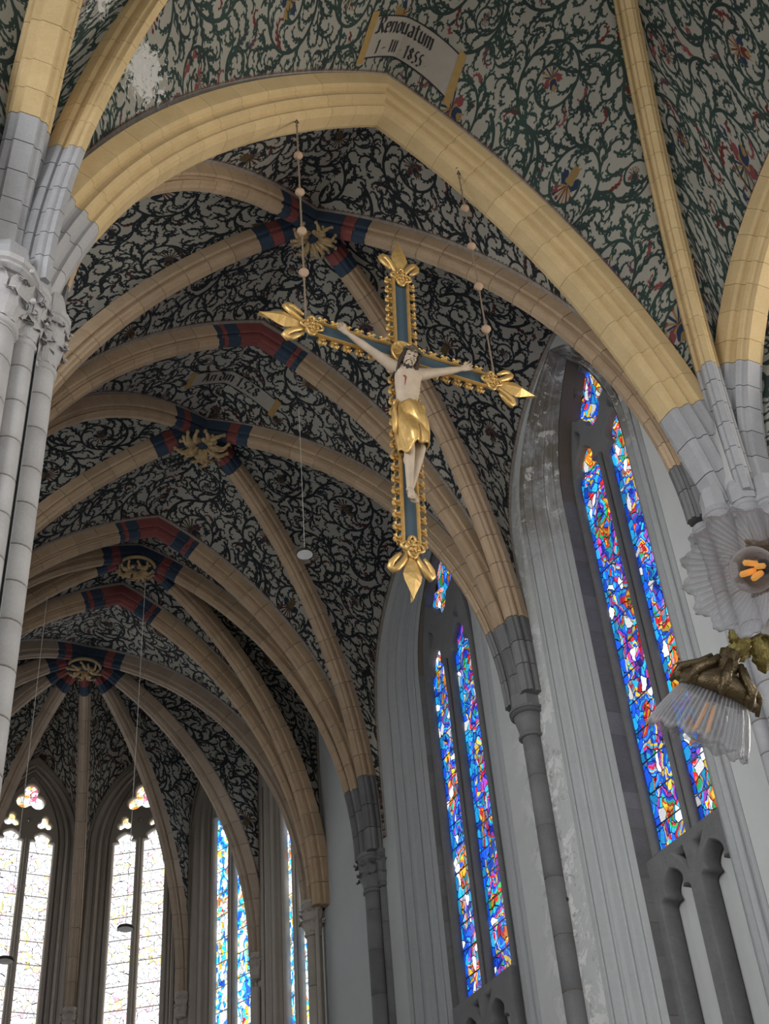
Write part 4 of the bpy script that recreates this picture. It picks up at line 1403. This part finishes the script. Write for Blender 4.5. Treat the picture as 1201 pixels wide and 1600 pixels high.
for x in np.arange(.30, 1.3, .185):
    for s in (-1, 1):
        crocket(s * x, H2 + .005, 0); crocket(s * x, -H2 - .005, math.pi)

def finial(loc, ang):
    f = MB()
    # spear leaf with a raised middle rib, pointing along +x
    pr = [(0.02, .045), (.12, .06), (.22, .10), (.33, .135), (.42, .115), (.52, .07), (.62, .025), (.69, .0)]
    vs, n = [], len(pr)
    for x, w in pr:
        vs += [(x, -.02, -w), (x, -.02 - min(.07, w * .6), 0), (x, -.02, w), (x, .06, 0)]
    f.add(vs, [(i * 4 + j, i * 4 + (j + 1) % 4, (i + 1) * 4 + (j + 1) % 4, (i + 1) * 4 + j) for i in range(n - 1) for j in range(4)] + [(3, 2, 1, 0)])
    fo = f.build('finial', M['gold'], crux)
    fo.location = loc; fo.rotation_euler = (0, ang, 0)
    for s in (-1, 1):
        v = MB()
        pts = [(.0, -.01, s * .05), (.10, -.02, s * .09), (.20, -.025, s * .15), (.28, -.02, s * .215), (.31, 0, s * .26), (.27, .0, s * .295), (.20, -.015, s * .28), (.13, -.03, s * .225), (.06, -.035, s * .165)]
        v.tube(pts, [.03, .038, .045, .05, .052, .05, .042, .034, .022], 8, frame=(0, 1, 0), squash=(1, .8))
        v.build('volute', M['gold'], fo, True)
    r_ = MB()
    R0 = .125
    ang_ = np.linspace(0, 2 * math.pi, 41)
    r_.tube([(-.06 + (R0 + .035 * math.cos(4 * a)) * math.cos(a), -.055, (R0 + .035 * math.cos(4 * a)) * math.sin(a)) for a in ang_], .024, 6, False)
    r_.lathe([(.13, 0), (.115, .05), (.05, .075), (.01, .08)], (-.06, -.01, 0), 16, axis=np.array([[1, 0, 0], [0, 0, -1], [0, 1, 0]]).T @ np.eye(3) if False else np.array([[1, 0, 0], [0, 0, -1], [0, 1, 0]]))
    for k in range(4):
        a = math.pi / 4 + k * math.pi / 2
        c0 = np.array([-.06 + .06 * math.cos(a), -.085, .06 * math.sin(a)])
        r_.tube([c0 + np.array([.035 * math.cos(t + a), -.012 * math.sin(t * 2), .035 * math.sin(t + a)]) for t in np.linspace(0, 5.4, 12)], .013, 5)
    r_.ball((-.06, -.10, 0), .03, 8)
    r_.build('rosette', M['gold'], fo, True)
finial((1.46, 0, 0), 0.0)
finial((-1.46, 0, 0), math.pi)
finial((0, 0, 1.54), -math.pi / 2)
finial((0, 0, -3.28), math.pi / 2)
# halo behind the head
hb_ = MB()
hax = np.array([[1, 0, 0], [0, 0, -1], [0, 1, 0]])
hb_.lathe([(.005, .0), (.17, .0), (.185, .02), (.20, .02), (.20, -.02), (.005, -.02)], (-.045, -.13, -.06), 32, axis=hax, cap=False)
halo = hb_.build('halo', M['gold'], crux, True)
hr = MB()
for k in range(12):
    a = k * math.pi / 6
    hr.tube([(-.045 + .06 * math.cos(a), -.155, -.06 + .06 * math.sin(a)), (-.045 + .165 * math.cos(a), -.155, -.06 + .165 * math.sin(a))], [.006, .012], 5)
hr.build('halo_rays', M['gold'], halo)

# --- the carved figure: closed solids fused into one skin
fig = MB()
def P3(x, o, z):
    return np.array([x - .055 * max(0.0, 1 - abs(x) / .9), -o, z])
def limb(pts, radii, n=14, squash=None):
    """smooth tapering limb through the joints"""
    pts = [np.array(p, float) for p in pts]
    out, rr = [], []
    for i in range(len(pts) - 1):
        p0 = pts[max(i - 1, 0)]; p1, p2 = pts[i], pts[i + 1]; p3 = pts[min(i + 2, len(pts) - 1)]
        for t in np.linspace(0, 1, 7)[: 7 if i == len(pts) - 2 else 6]:
            out.append(.5 * (2 * p1 + (p2 - p0) * t + (2 * p0 - 5 * p1 + 4 * p2 - p3) * t * t + (3 * p1 - p0 - 3 * p2 + p3) * t ** 3))
            rr.append(radii[i] + (radii[i + 1] - radii[i]) * t)
    fig.tube(out, rr, n, True, squash, frame=(0, 1, 0.02))
    fig.ball(out[0], rr[0] * .99, 12); fig.ball(out[-1], rr[-1] * .99, 10)
# torso (frame makes a lie sideways, b lie front to back)
limb([P3(.0, .20, -1.38), P3(.0, .19, -1.15), P3(-.005, .19, -.98), P3(-.01, .22, -.76), P3(.0, .23, -.56), P3(.01, .20, -.40)], [.17, .165, .148, .178, .195, .13], 18, (1, .74))
fig.ball(P3(-.085, .275, -.56), .10, 12, (1, .6, .8)); fig.ball(P3(.09, .275, -.56), .10, 12, (1, .6, .8))
for k in range(4):                                     # ribs and the arch under them
    for s in (-1, 1):
        z = -.66 - .055 * k
        fig.tube([P3(s * .03, .335 - .01 * k, z + .01), P3(s * .09, .325 - .012 * k, z - .01), P3(s * .15, .28 - .01 * k, z - .015)], [.014, .018, .014], 6)
fig.ball(P3(0, .25, -1.0), .12, 12, (1, .62, 1.1))
limb([P3(0, .22, -.42), P3(.005, .25, -.34), P3(.01, .30, -.28)], [.085, .07, .075])
# arms: shoulder, elbow, wrist
for s, sh, el, wr, hd in ((-1, P3(-.20, .19, -.43), P3(-.55, .17, -.24), P3(-.87, .11, -.01), P3(-.965, .10, .055)), (1, P3(.21, .19, -.42), P3(.55, .17, -.23), P3(.87, .11, -.01), P3(.965, .10, .055))):
    limb([P3(s * .10, .2, -.46), sh, sh * .5 + el * .5, el, el * .55 + wr * .45, wr], [.10, .092, .072, .056, .054, .034])
    d = (hd - wr) / np.linalg.norm(hd - wr)
    limb([wr, wr + d * .05, wr + d * .115], [.036, .052, .05], 10, (1, .6))
    side = np.cross(d, np.array([0, -1.0, 0])); side /= np.linalg.norm(side)
    fwd = np.array([0, -1.0, 0])
    for j, ln in enumerate((.115, .135, .13, .10)):   # four curled fingers
        b0 = wr + d * .11 + side * (j - 1.5) * .027
        spread = side * (j - 1.5) * .2
        p1 = b0 + (d + spread) * ln * .45 + fwd * .012
        p2 = p1 + (d * .55 + spread * .5 + fwd * .8) * ln * .38
        p3 = p2 + (d * -.25 + fwd * .75) * ln * .32
        fig.tube([b0 - d * .02, b0, p1, p2, p3], [.0135, .0155, .0145, .013, .009], 8)
    tb = wr + d * .05 + UP * .035
    fig.tube([wr + d * .03 + UP * .015, tb, tb + d * .03 + UP * .035 + fwd * .02, tb + d * .055 + UP * .045 + fwd * .045], [.018, .016, .014, .009], 8)
# legs, crossed at the ankles, the viewer's left leg in front
limb([P3(-.085, .19, -1.32), P3(-.105, .27, -1.60), P3(-.09, .335, -1.86), P3(-.065, .285, -2.06), P3(-.03, .20, -2.40)], [.125, .108, .078, .068, .042])
limb([P3(.085, .19, -1.32), P3(.105, .24, -1.60), P3(.085, .29, -1.85), P3(.065, .22, -2.06), P3(.02, .125, -2.38)], [.125, .108, .078, .066, .042])
fig.ball(P3(-.075, .245, -2.02), .06, 10, (1, .8, 1.5)); fig.ball(P3(.075, .19, -2.02), .06, 10, (1, .8, 1.5))
for x0, o0, z0, tx, dx in ((-.03, .205, -2.40, -.055, -1), (.02, .13, -2.39, .03, 1)):
    limb([P3(x0, o0 - .02, z0 - .03), P3((x0 + tx) / 2, o0 + .055, z0 - .11), P3(tx, o0 + .075, z0 - .20)], [.045, .046, .05], 12, (1, .7))
    for j in range(5):
        xx = tx + (j - 2) * .023
        fig.tube([P3(xx, o0 + .075, z0 - .20), P3(xx * 1.02, o0 + .085, z0 - .235), P3(xx * 1.03, o0 + .08, z0 - .262 + .008 * abs(j - 1.5))], [.016, .0145, .011], 7)
# head: bowed forward and to one side, long face
hc_ = P3(-.015, .36, -.34)
tilt = Matrix.Rotation(math.radians(12), 3, 'Y') @ Matrix.Rotation(math.radians(24), 3, 'X') @ Matrix.Rotation(math.radians(-12), 3, 'Z')
HR = np.array(tilt)
def hp(x, o, z):
    return hc_ + HR @ np.array([x, -o, z])
fig.ball(hp(0, -.02, .045), .128, 20, (.86, 1.05, 1.0), HR)
fig.ball(hp(0, .02, -.05), .105, 18, (.86, .92, 1.15), HR)
fig.ball(hp(0, .055, -.135), .06, 14, (.95, .9, 1.1), HR)
fig.tube([hp(0, .115, .03), hp(0, .138, -.015), hp(0, .158, -.055), hp(0, .125, -.07)], [.014, .017, .023, .015], 8)
for s in (-1, 1):
    fig.tube([hp(s * .012, .118, .038), hp(s * .045, .118, .046), hp(s * .082, .088, .034)], [.012, .015, .01], 7)
    fig.ball(hp(s * .042, .095, .008), .022, 8, (1.1, .8, .7), HR)
    fig.ball(hp(s * .058, .085, -.045), .034, 8, (.9, .8, .8), HR)
    fig.ball(hp(s * .112, -.01, -.015), .03, 8, (.4, .8, 1.2), HR)
fig.tube([hp(-.035, .108, -.098), hp(0, .122, -.094), hp(.035, .108, -.098)], [.007, .011, .007], 6)
fig.tube([hp(-.028, .108, -.113), hp(0, .12, -.115), hp(.028, .108, -.113)], [.007, .011, .007], 6)
raw = fig.build('corpus_raw', M['flesh'])
md = raw.modifiers.new('r', 'REMESH'); md.mode = 'VOXEL'; md.voxel_size = .0085; md.use_smooth_shade = True
ms = raw.modifiers.new('s', 'SMOOTH'); ms.factor = .5; ms.iterations = 3
dg = bpy.context.evaluated_depsgraph_get()
corpus_me = bpy.data.meshes.new_from_object(raw.evaluated_get(dg))
bpy.data.objects.remove(raw)
corpus_me.materials.clear()
corpus = link('corpus', corpus_me, M['flesh'], crux)
corpus['label'] = 'pale carved figure with outstretched arms and crossed feet'
for p in corpus_me.polygons:
    p.use_smooth = True
# hair, beard, crown, wound
hm = MB()
R4 = random.Random(3)
hm.ball(hp(0, -.05, .065), .134, 18, (.92, .98, .98), HR)
for s in (-1, 1):
    for k in range(9):
        a = .62 + .13 * k
        x0, o0 = s * .125 * math.sin(min(1.5, a + .35)), .055 - .028 * k
        L_ = (.36 if s < 0 else .30) * R4.uniform(.85, 1.1)
        pts = [hp(x0 * .75, o0, .10), hp(x0, o0 + .004, .03)] + [hp(x0 * (1.02 + .12 * f) + .008 * math.sin(9 * f + k), o0 - .02 * f, .03 - L_ * f) for f in (.2, .4, .6, .8, 1.0)]
        hm.tube(pts, [.02, .022, .022, .021, .02, .016, .007], 7)
for k in range(7):
    x = (k - 3) * .018
    hm.tube([hp(x, .10 - abs(x) * .5, -.135), hp(x * .9, .105 - abs(x) * .6, -.17), hp(x * .5, .085, -.215 + abs(x))], [.012, .014, .005], 6)
for s in (-1, 1):
    hm.tube([hp(s * .006, .128, -.082), hp(s * .035, .112, -.092), hp(s * .055, .092, -.125)], [.006, .007, .005], 5)
for s in (-1, 1):                                      # brows and closed lids
    hm.tube([hp(s * .014, .128, .04), hp(s * .045, .126, .052), hp(s * .084, .092, .038)], [.006, .009, .004], 6)
    hm.tube([hp(s * .022, .113, .004), hp(s * .044, .113, -.004), hp(s * .066, .098, .004)], [.003, .006, .003], 6)
hair = hm.build('hair', M['hair'], corpus, True)
cm = MB()
for ph in (0, 2.1):
    cm.tube([hp(.128 * math.cos(a), .02 + .138 * math.sin(a), .082 + .012 * math.sin(5 * a + ph)) for a in np.linspace(0, 2 * math.pi, 37)], .014, 6, False)
for k in range(16):
    a = k * .393
    cm.tube([hp(.13 * math.cos(a), .02 + .14 * math.sin(a), .085), hp(.162 * math.cos(a + .2), .02 + .172 * math.sin(a + .2), .10 + .03 * math.sin(k * 2.3))], [.007, .002], 5)
cm.build('thorn_crown', plain('dull_thorn_green', (.09, .075, .045), .8), corpus)
wm = MB()
wm.ball(P3(-.10, .338, -.68), .03, 8, (1.2, .35, .6))
wm.tube([P3(-.10, .345, -.69), P3(-.105, .338, -.75), P3(-.11, .325, -.82)], [.014, .009, .003], 6)
wm.build('side_wound', M['blood'], corpus)
# gilded loincloth
lm = MB()
nth, nf = 56, 22
vs = []
for i in range(nf + 1):
    f = i / nf
    for j in range(nth):
        th = 2 * math.pi * j / nth
        c, s_ = math.cos(th), math.sin(th)
        hem = -1.86 + .10 * math.cos(th - .3) + .035 * math.sin(3 * th) - .03 * math.cos(5 * th)
        top = -1.07 - .05 * max(0, -s_) + .02 * c
        z = top + (hem - top) * f
        cx0 = -.05; co = .19 + .10 * min(1, f * 1.3)
        rx = .186 + .034 * math.sin(f * 2.9) - .03 * f; ro = .150 + .025 * math.sin(f * 2.6)
        dgl = 4.5 * th - 5.5 * f
        fold = (.012 + .022 * f) * math.sin(dgl) + .014 * math.sin(8 * th - 9 * f) + .009 * math.sin(15 * th - 14 * f)
        sw = .075 * abs(math.sin(5.4 * f - 2.1 * c + .4)) ** .7 * max(0, -s_)
        cleft = .05 * f * max(0, 1 - abs(c) * 3.2) * max(0, -s_)
        vs.append((cx0 + (rx + fold * .6) * c, -co + (ro + fold + sw - cleft) * s_, z))
fs = [(i * nth + j, i * nth + (j + 1) % nth, (i + 1) * nth + (j + 1) % nth, (i + 1) * nth + j) for i in range(nf) for j in range(nth)]
lm.add(vs, fs)
cloth = lm.build('loincloth', M['gold'], corpus, True)
sm_ = cloth.modifiers.new('t', 'SOLIDIFY'); sm_.thickness = .02; sm_.offset = -1
kb = MB()
kb.tube([P3(-.19, .24, -1.06), P3(-.235, .25, -1.10), P3(-.23, .22, -1.16), P3(-.20, .23, -1.12)], [.03, .04, .035, .02], 8)
for k in range(3):
    kb.tube([P3(-.22, .22 + .03 * k, -1.12), P3(-.25 - .01 * k, .22 + .035 * k, -1.26), P3(-.235, .2 + .04 * k, -1.42), P3(-.25, .21 + .03 * k, -1.58 - .04 * k)], [.02, .03, .028, .012], 7)
kb.build('cloth_knot', M['gold'], cloth, True)

# ---------------------------------------------------------------- the two bead chains that carry it
def bead_chain(x, y, ztop, zbot, label):
    c = empty('hanging_chain', (x, y, zbot), label=label, category='chain', group='chains that carry the crucifix')
    zs = np.linspace(ztop, zbot, 6)
    hk = MB()
    hk.tube([(0, 0, ztop - zbot + .10), (0, 0, ztop - zbot + .02), (.03, 0, ztop - zbot - .03), (0, 0, ztop - zbot - .06), (-.03, 0, ztop - zbot - .03)], .012, 6)
    hk.lathe([(.05, ztop - zbot + .08), (.05, ztop - zbot + .10)], (0, 0, 0), 10)
    hk.build('hook', M['iron'], c)
    for i in range(5):
        a, b_ = zs[i] - zbot, zs[i + 1] - zbot
        r_ = MB()
        r_.tube([(0, 0, a - (.07 if i else .05)), (0, 0, b_ + (.07 if i < 4 else -.05))], .014, 6)
        m2 = MB()
        for t in np.linspace(.15, .85, 3):
            r_.tube([(.018 * math.cos(q), 0, a + (b_ - a) * t + .03 * math.sin(q)) for q in np.linspace(0, 2 * math.pi, 9)], .006, 5, False)
        r_.build('rod', M['rod'], c)
        if i < 4:
            bd = MB()
            bd.lathe([(.012, -.085), (.03, -.075), (.02, -.06), (.055, -.04), (.075, -.005), (.07, .02), (.045, .05), (.02, .06), (.03, .075), (.012, .085)], (0, 0, b_), 14)
            bd.build('bead', M['wood'], c, True)
    return c
bead_chain(-1.62, -.03, T[0, -1].z_at_x(-1.62) - .03, 15.32, 'bead chain from the arch to the left arm of the crucifix')
bead_chain(1.33, -.03, T[0, 1].z_at_x(1.33) - .03, 15.32, 'bead chain from the arch to the right arm of the crucifix')

# ---------------------------------------------------------------- small pendant lamps of the choir
def ray_at(px, py, ax, val):
    d = CAM_F + (px - 600.5) / F_PX * CAM_R - (py - 800) / F_PX * CAM_U
    return CAM + d * ((val - CAM[ax]) / d[ax])
def pendant(p, label):
    p = np.array(p)
    o = empty('pendant_lamp', tuple(p), label=label, category='lamp', group='disc pendant lamps in the choir')
    top = surf(p[0], p[1], 0.0, p[2] + 1)[2] - p[2]
    a = MB(); a.tube([(0, 0, .05), (0, 0, top)], .006, 5); a.build('cord', M['white'], o)
    b = MB(); b.lathe([(.02, .06), (.05, .05), (.15, .03), (.165, .0), (.165, -.02), (.15, -.03)], (0, 0, 0), 28, cap=False); b.build('lamp_shade', M['iron'], o, True)
    d = MB(); d.lathe([(.15, -.02), (.15, -.028), (.001, -.034)], (0, 0, 0), 28, cap=False); d.build('diffuser', M['white'], o)
    return o
pendant(ray_at(476, 865, 1, 7.0), 'white disc lamp hanging on a long cord below the cross arm')
pendant(ray_at(196, 1450, 1, 14.0), 'dark disc lamp hanging before the second apse window from the left')
pendant(ray_at(8, 1500, 1, 14.0), 'dark disc lamp hanging before the leftmost apse window')

# ---------------------------------------------------------------- chandelier beside the camera
def glass_shade_mat(edge=.55, base=.10):
    mt, nt, b = new_mat('clear_ribbed_glass')
    out = [n for n in nt.nodes if n.type == 'OUTPUT_MATERIAL'][0]
    tr = N(nt, 'ShaderNodeBsdfTransparent'); tr.inputs[0].default_value = (.90, .91, .92, 1)
    b.inputs['Base Color'].default_value = (.60, .59, .61, 1)
    b.inputs['Roughness'].default_value = .10
    b.inputs['Specular IOR Level'].default_value = .9
    lw = N(nt, 'ShaderNodeLayerWeight'); lw.inputs[0].default_value = .35
    f = mathn(nt, 'ADD', mathn(nt, 'MULTIPLY', mathn(nt, 'POWER', lw.outputs['Facing'], 1.4), edge), base)
    at = N(nt, 'ShaderNodeAttribute'); at.attribute_name = 'rib'
    f = mathn(nt, 'ADD', f, mathn(nt, 'MULTIPLY', at.outputs['Fac'], .34), clamp=True)
    mx = N(nt, 'ShaderNodeMixShader')
    nt.links.new(f, mx.inputs[0]); nt.links.new(tr.outputs[0], mx.inputs[1]); nt.links.new(b.outputs[0], mx.inputs[2])
    nt.links.new(mx.outputs[0], out.inputs[0])
    return mt
M['clear'] = glass_shade_mat()
M['bulb_glass'] = glass_shade_mat(1.25, .02)
mt, nt, b = new_mat('warm_filament_tube'); b.inputs['Base Color'].default_value = (.75, .33, .06, 1); b.inputs['Roughness'].default_value = .5
b.inputs['Emission Color'].default_value = (1, .42, .08, 1); b.inputs['Emission Strength'].default_value = .45
M['filament'] = mt

def ray_dist(px, py, dist):
    d = CAM_F + (px - 600.5) / F_PX * CAM_R - (py - 800) / F_PX * CAM_U
    return CAM + d / np.linalg.norm(d) * dist
ch_c = ray_dist(1740, 1060, 3.0)
chand = empty('chandelier', tuple(ch_c), label='brass chandelier with frilled clear glass shades, seen at the right edge', category='chandelier')
chand_inv = Matrix.Translation(-Vector(ch_c))
def cpart(b, name, mat, smooth=True, parent=None):
    o = b.build(name, mat, parent or chand, smooth)
    if parent is None:
        o.matrix_parent_inverse = chand_inv
    return o
def cupdir(r_, u_, f_):
    v = r_ * CAM_R + u_ * CAM_U + f_ * CAM_F
    return v / np.linalg.norm(v)

def shade(neck, axis, length, r_neck, r_rim, wav=.04, bell=1.0, fil=.0062, holder=True, bulb=True):
    A = axis_from(axis)
    nth, nf = 336, 16
    flutes = 56
    vs = []
    for lay, off in ((0, 0), (1, -.0035)):
        for i in range(nf + 1):
            f = i / nf
            rr = r_neck + (r_rim - r_neck) * (bell * 0.72 * math.sin(min(1, f * 1.05) * 1.45) + (1 - bell * .715) * f ** 3)
            for j in range(nth):
                th = 2 * math.pi * j / nth
                k = 1 + (.03 * math.cos(flutes * th) if lay == 0 else 0) * min(1, f * 3) * (1 - .5 * max(0, f - .8) * 5)
                frill = max(0, f - .78) / .22
                rim = wav * frill ** 1.5 * math.cos(15 * th)
                h = f * length + wav * .25 * frill * math.cos(15 * th + .6)
                vs.append(neck + A @ np.array([(rr * k * (1 + rim) + off) * math.cos(th), (rr * k * (1 + rim) + off) * math.sin(th), h]))
    n1 = (nf + 1) * nth
    fs = []
    for i in range(nf):
        for j in range(nth):
            j2 = (j + 1) % nth
            q = (i * nth + j, i * nth + j2, (i + 1) * nth + j2, (i + 1) * nth + j)
            fs.append(q); fs.append(tuple(n1 + x for x in reversed(q)))
    for j in range(nth):
        j2 = (j + 1) % nth
        fs.append((nf * nth + j, nf * nth + j2, n1 + nf * nth + j2, n1 + nf * nth + j))
        fs.append((j2, j, n1 + j, n1 + j2))
    b_ = MB(); b_.add(vs, fs)
    so = cpart(b_, 'glass_shade', M['clear'])
    at = so.data.attributes.new('rib', 'FLOAT', 'POINT')
    th_ = np.arange(nth) * 2 * math.pi / nth
    row = (.5 + .5 * np.cos(flutes * th_)) ** 1.5
    rows = [row * (1.0 if i < nf - 1 else .6) + (.7 if i >= nf - 1 else 0) for i in range(nf + 1)]
    at.data.foreach_set('value', np.concatenate(rows + [r_ * .3 for r_ in rows]).astype(np.float32))
    if holder:
        h = MB()
        h.lathe([(.012, -.075), (.022, -.07), (.02, -.055), (.034, -.045), (.03, -.03), (.05, -.02), (r_neck + .016, -.004), (r_neck + .022, .012), (r_neck + .014, .022), (r_neck + .004, .018)], neck, 28, axis=A, cap=False)
        for k in range(8):
            th = k * math.pi / 4
            h.ball(neck + A @ np.array([(r_neck + .018) * math.cos(th), (r_neck + .018) * math.sin(th), .01]), .012, 8)
            h.tube([neck + A @ np.array([rr * math.cos(th), rr * math.sin(th), z]) for rr, z in ((.03, -.05), (.045, -.03), (r_neck + .02, -.006), (r_neck + .03, .026))], [.006, .009, .011, .004], 6)
        cpart(h, 'shade_holder', M['brass'])
    if bulb:
        g = MB()
        R_ = .044
        cz = length * .62
        prof = [(.014, cz - R_ * 2.0), (.016, cz - R_ * 1.35)] + [(R_ * math.sin(a), cz - R_ * math.cos(a)) for a in np.linspace(.6, math.pi - .01, 14)]
        g.lathe(prof, neck, 28, axis=A, cap=False)
        bo = cpart(g, 'bulb', M['bulb_glass'])
        fl_ = MB()
        for k in range(4):
            th = k * math.pi / 2
            fl_.tube([neck + A @ np.array([.010 * math.cos(th), .010 * math.sin(th), cz - R_ * .75]), neck + A @ np.array([.016 * math.cos(th), .016 * math.sin(th), cz + R_ * .45])], fil, 6)
        cpart(fl_, 'filament', M['filament'], True)
    return so
axA = cupdir(-.54, -.04, -.84)
rimA = ray_dist(1164, 893, 2.52)
neckA = rimA - axA * .12
shade(neckA, axA, .12, .027, .118)
axB = cupdir(-.40, -.90, -.16)
neckB = ray_dist(1122, 1072, 2.6)
shade(neckB, axB, .112, .056, .097, .018, 1.12, .003)
# curved arms and leaves
arm = MB()
eB = neckB - axB * .07
eA = neckA - axA * .07
j0 = ray_dist(1168, 1010, 2.66)
arm.tube([eB, ray_dist(1140, 1018, 2.63), j0, ray_dist(1215, 985, 2.7), ray_dist(1320, 1010, 2.75), ray_dist(1520, 1080, 2.85), ch_c], [.010, .012, .013, .013, .013, .014, .018], 10)
arm.tube([eA, ray_dist(1215, 930, 2.68), ray_dist(1215, 985, 2.7)], [.012, .013, .013], 10)
cpart(arm, 'arm', M['brass'])
def brass_leaf(base, d, w_, L_):
    b_ = MB()
    d = d / np.linalg.norm(d)
    sd = np.cross(d, CAM_F); sd /= np.linalg.norm(sd)
    nn = np.cross(d, sd)
    vs, ks = [], 9
    for lay in (0, 1):
        for i in range(ks):
            f = i / (ks - 1)
            wd = w_ * math.sin(math.pi * min(1, .08 + .92 * f)) ** .7 * (1.15 if i % 2 else .9)
            for a in (-1, -.5, 0, .5, 1):
                vs.append(base + d * L_ * f + sd * wd * a * .5 + nn * (.010 * math.sin(f * 3) - .008 * abs(a) + (.004 if a == 0 else 0) + .004 * lay))
    n1 = ks * 5
    fs = []
    for i in range(ks - 1):
        for j in range(4):
            q = (i * 5 + j, i * 5 + j + 1, (i + 1) * 5 + j + 1, (i + 1) * 5 + j)
            fs.append(q); fs.append(tuple(n1 + x for x in reversed(q)))
    for i in range(ks - 1):
        for e0 in (0, 4):
            fs.append((i * 5 + e0, (i + 1) * 5 + e0, n1 + (i + 1) * 5 + e0, n1 + i * 5 + e0))
    b_.add(vs, fs)
    cpart(b_, 'brass_leaf', M['leaf_brass'])
M['leaf_brass'] = plain('polished_leaf_brass', (.36, .29, .10), .38, .75, .6, 70, .8)
brass_leaf(ray_dist(1172, 1000, 2.62), cupdir(-.75, -.66, -.1), .042, .062)
brass_leaf(ray_dist(1186, 995, 2.62), cupdir(.12, -1, -.1), .042, .07)
brass_leaf(ray_dist(1190, 992, 2.62), cupdir(.85, .45, -.1), .042, .07)
brass_leaf(ray_dist(1150, 1010, 2.62), cupdir(-.3, .9, -.1), .022, .035)
st = MB()
st.lathe([(.01, -.16), (.03, -.14), (.02, -.10), (.055, -.05), (.06, .0), (.035, .06), (.02, .12), (.03, .16), (.014, .2)], ch_c, 20)
st.tube([ch_c + UP * .2, ch_c + UP * (surf(ch_c[0], ch_c[1], 0, 12)[2] - ch_c[2])], .008, 6)
cpart(st, 'centre_stem', M['brass'])
# the further arms of the chandelier, beyond the right edge of the photograph
for rx, fx in ((.42, .10), (.20, .46)):
    tip = ch_c + CAM_R * rx + np.array([CAM_F[0], CAM_F[1], 0]) * fx + UP * .02
    mid = (ch_c + tip) / 2 - UP * .07
    a2 = MB(); a2.tube([ch_c, mid, tip + UP * .05, tip - UP * .01], [.014, .012, .012, .012], 10)
    cpart(a2, 'arm', M['brass'])
    shade(tip - UP * .05, np.array([.1 * rx, 0, -1.0]), .112, .056, .097, .018, 1.12, .003)
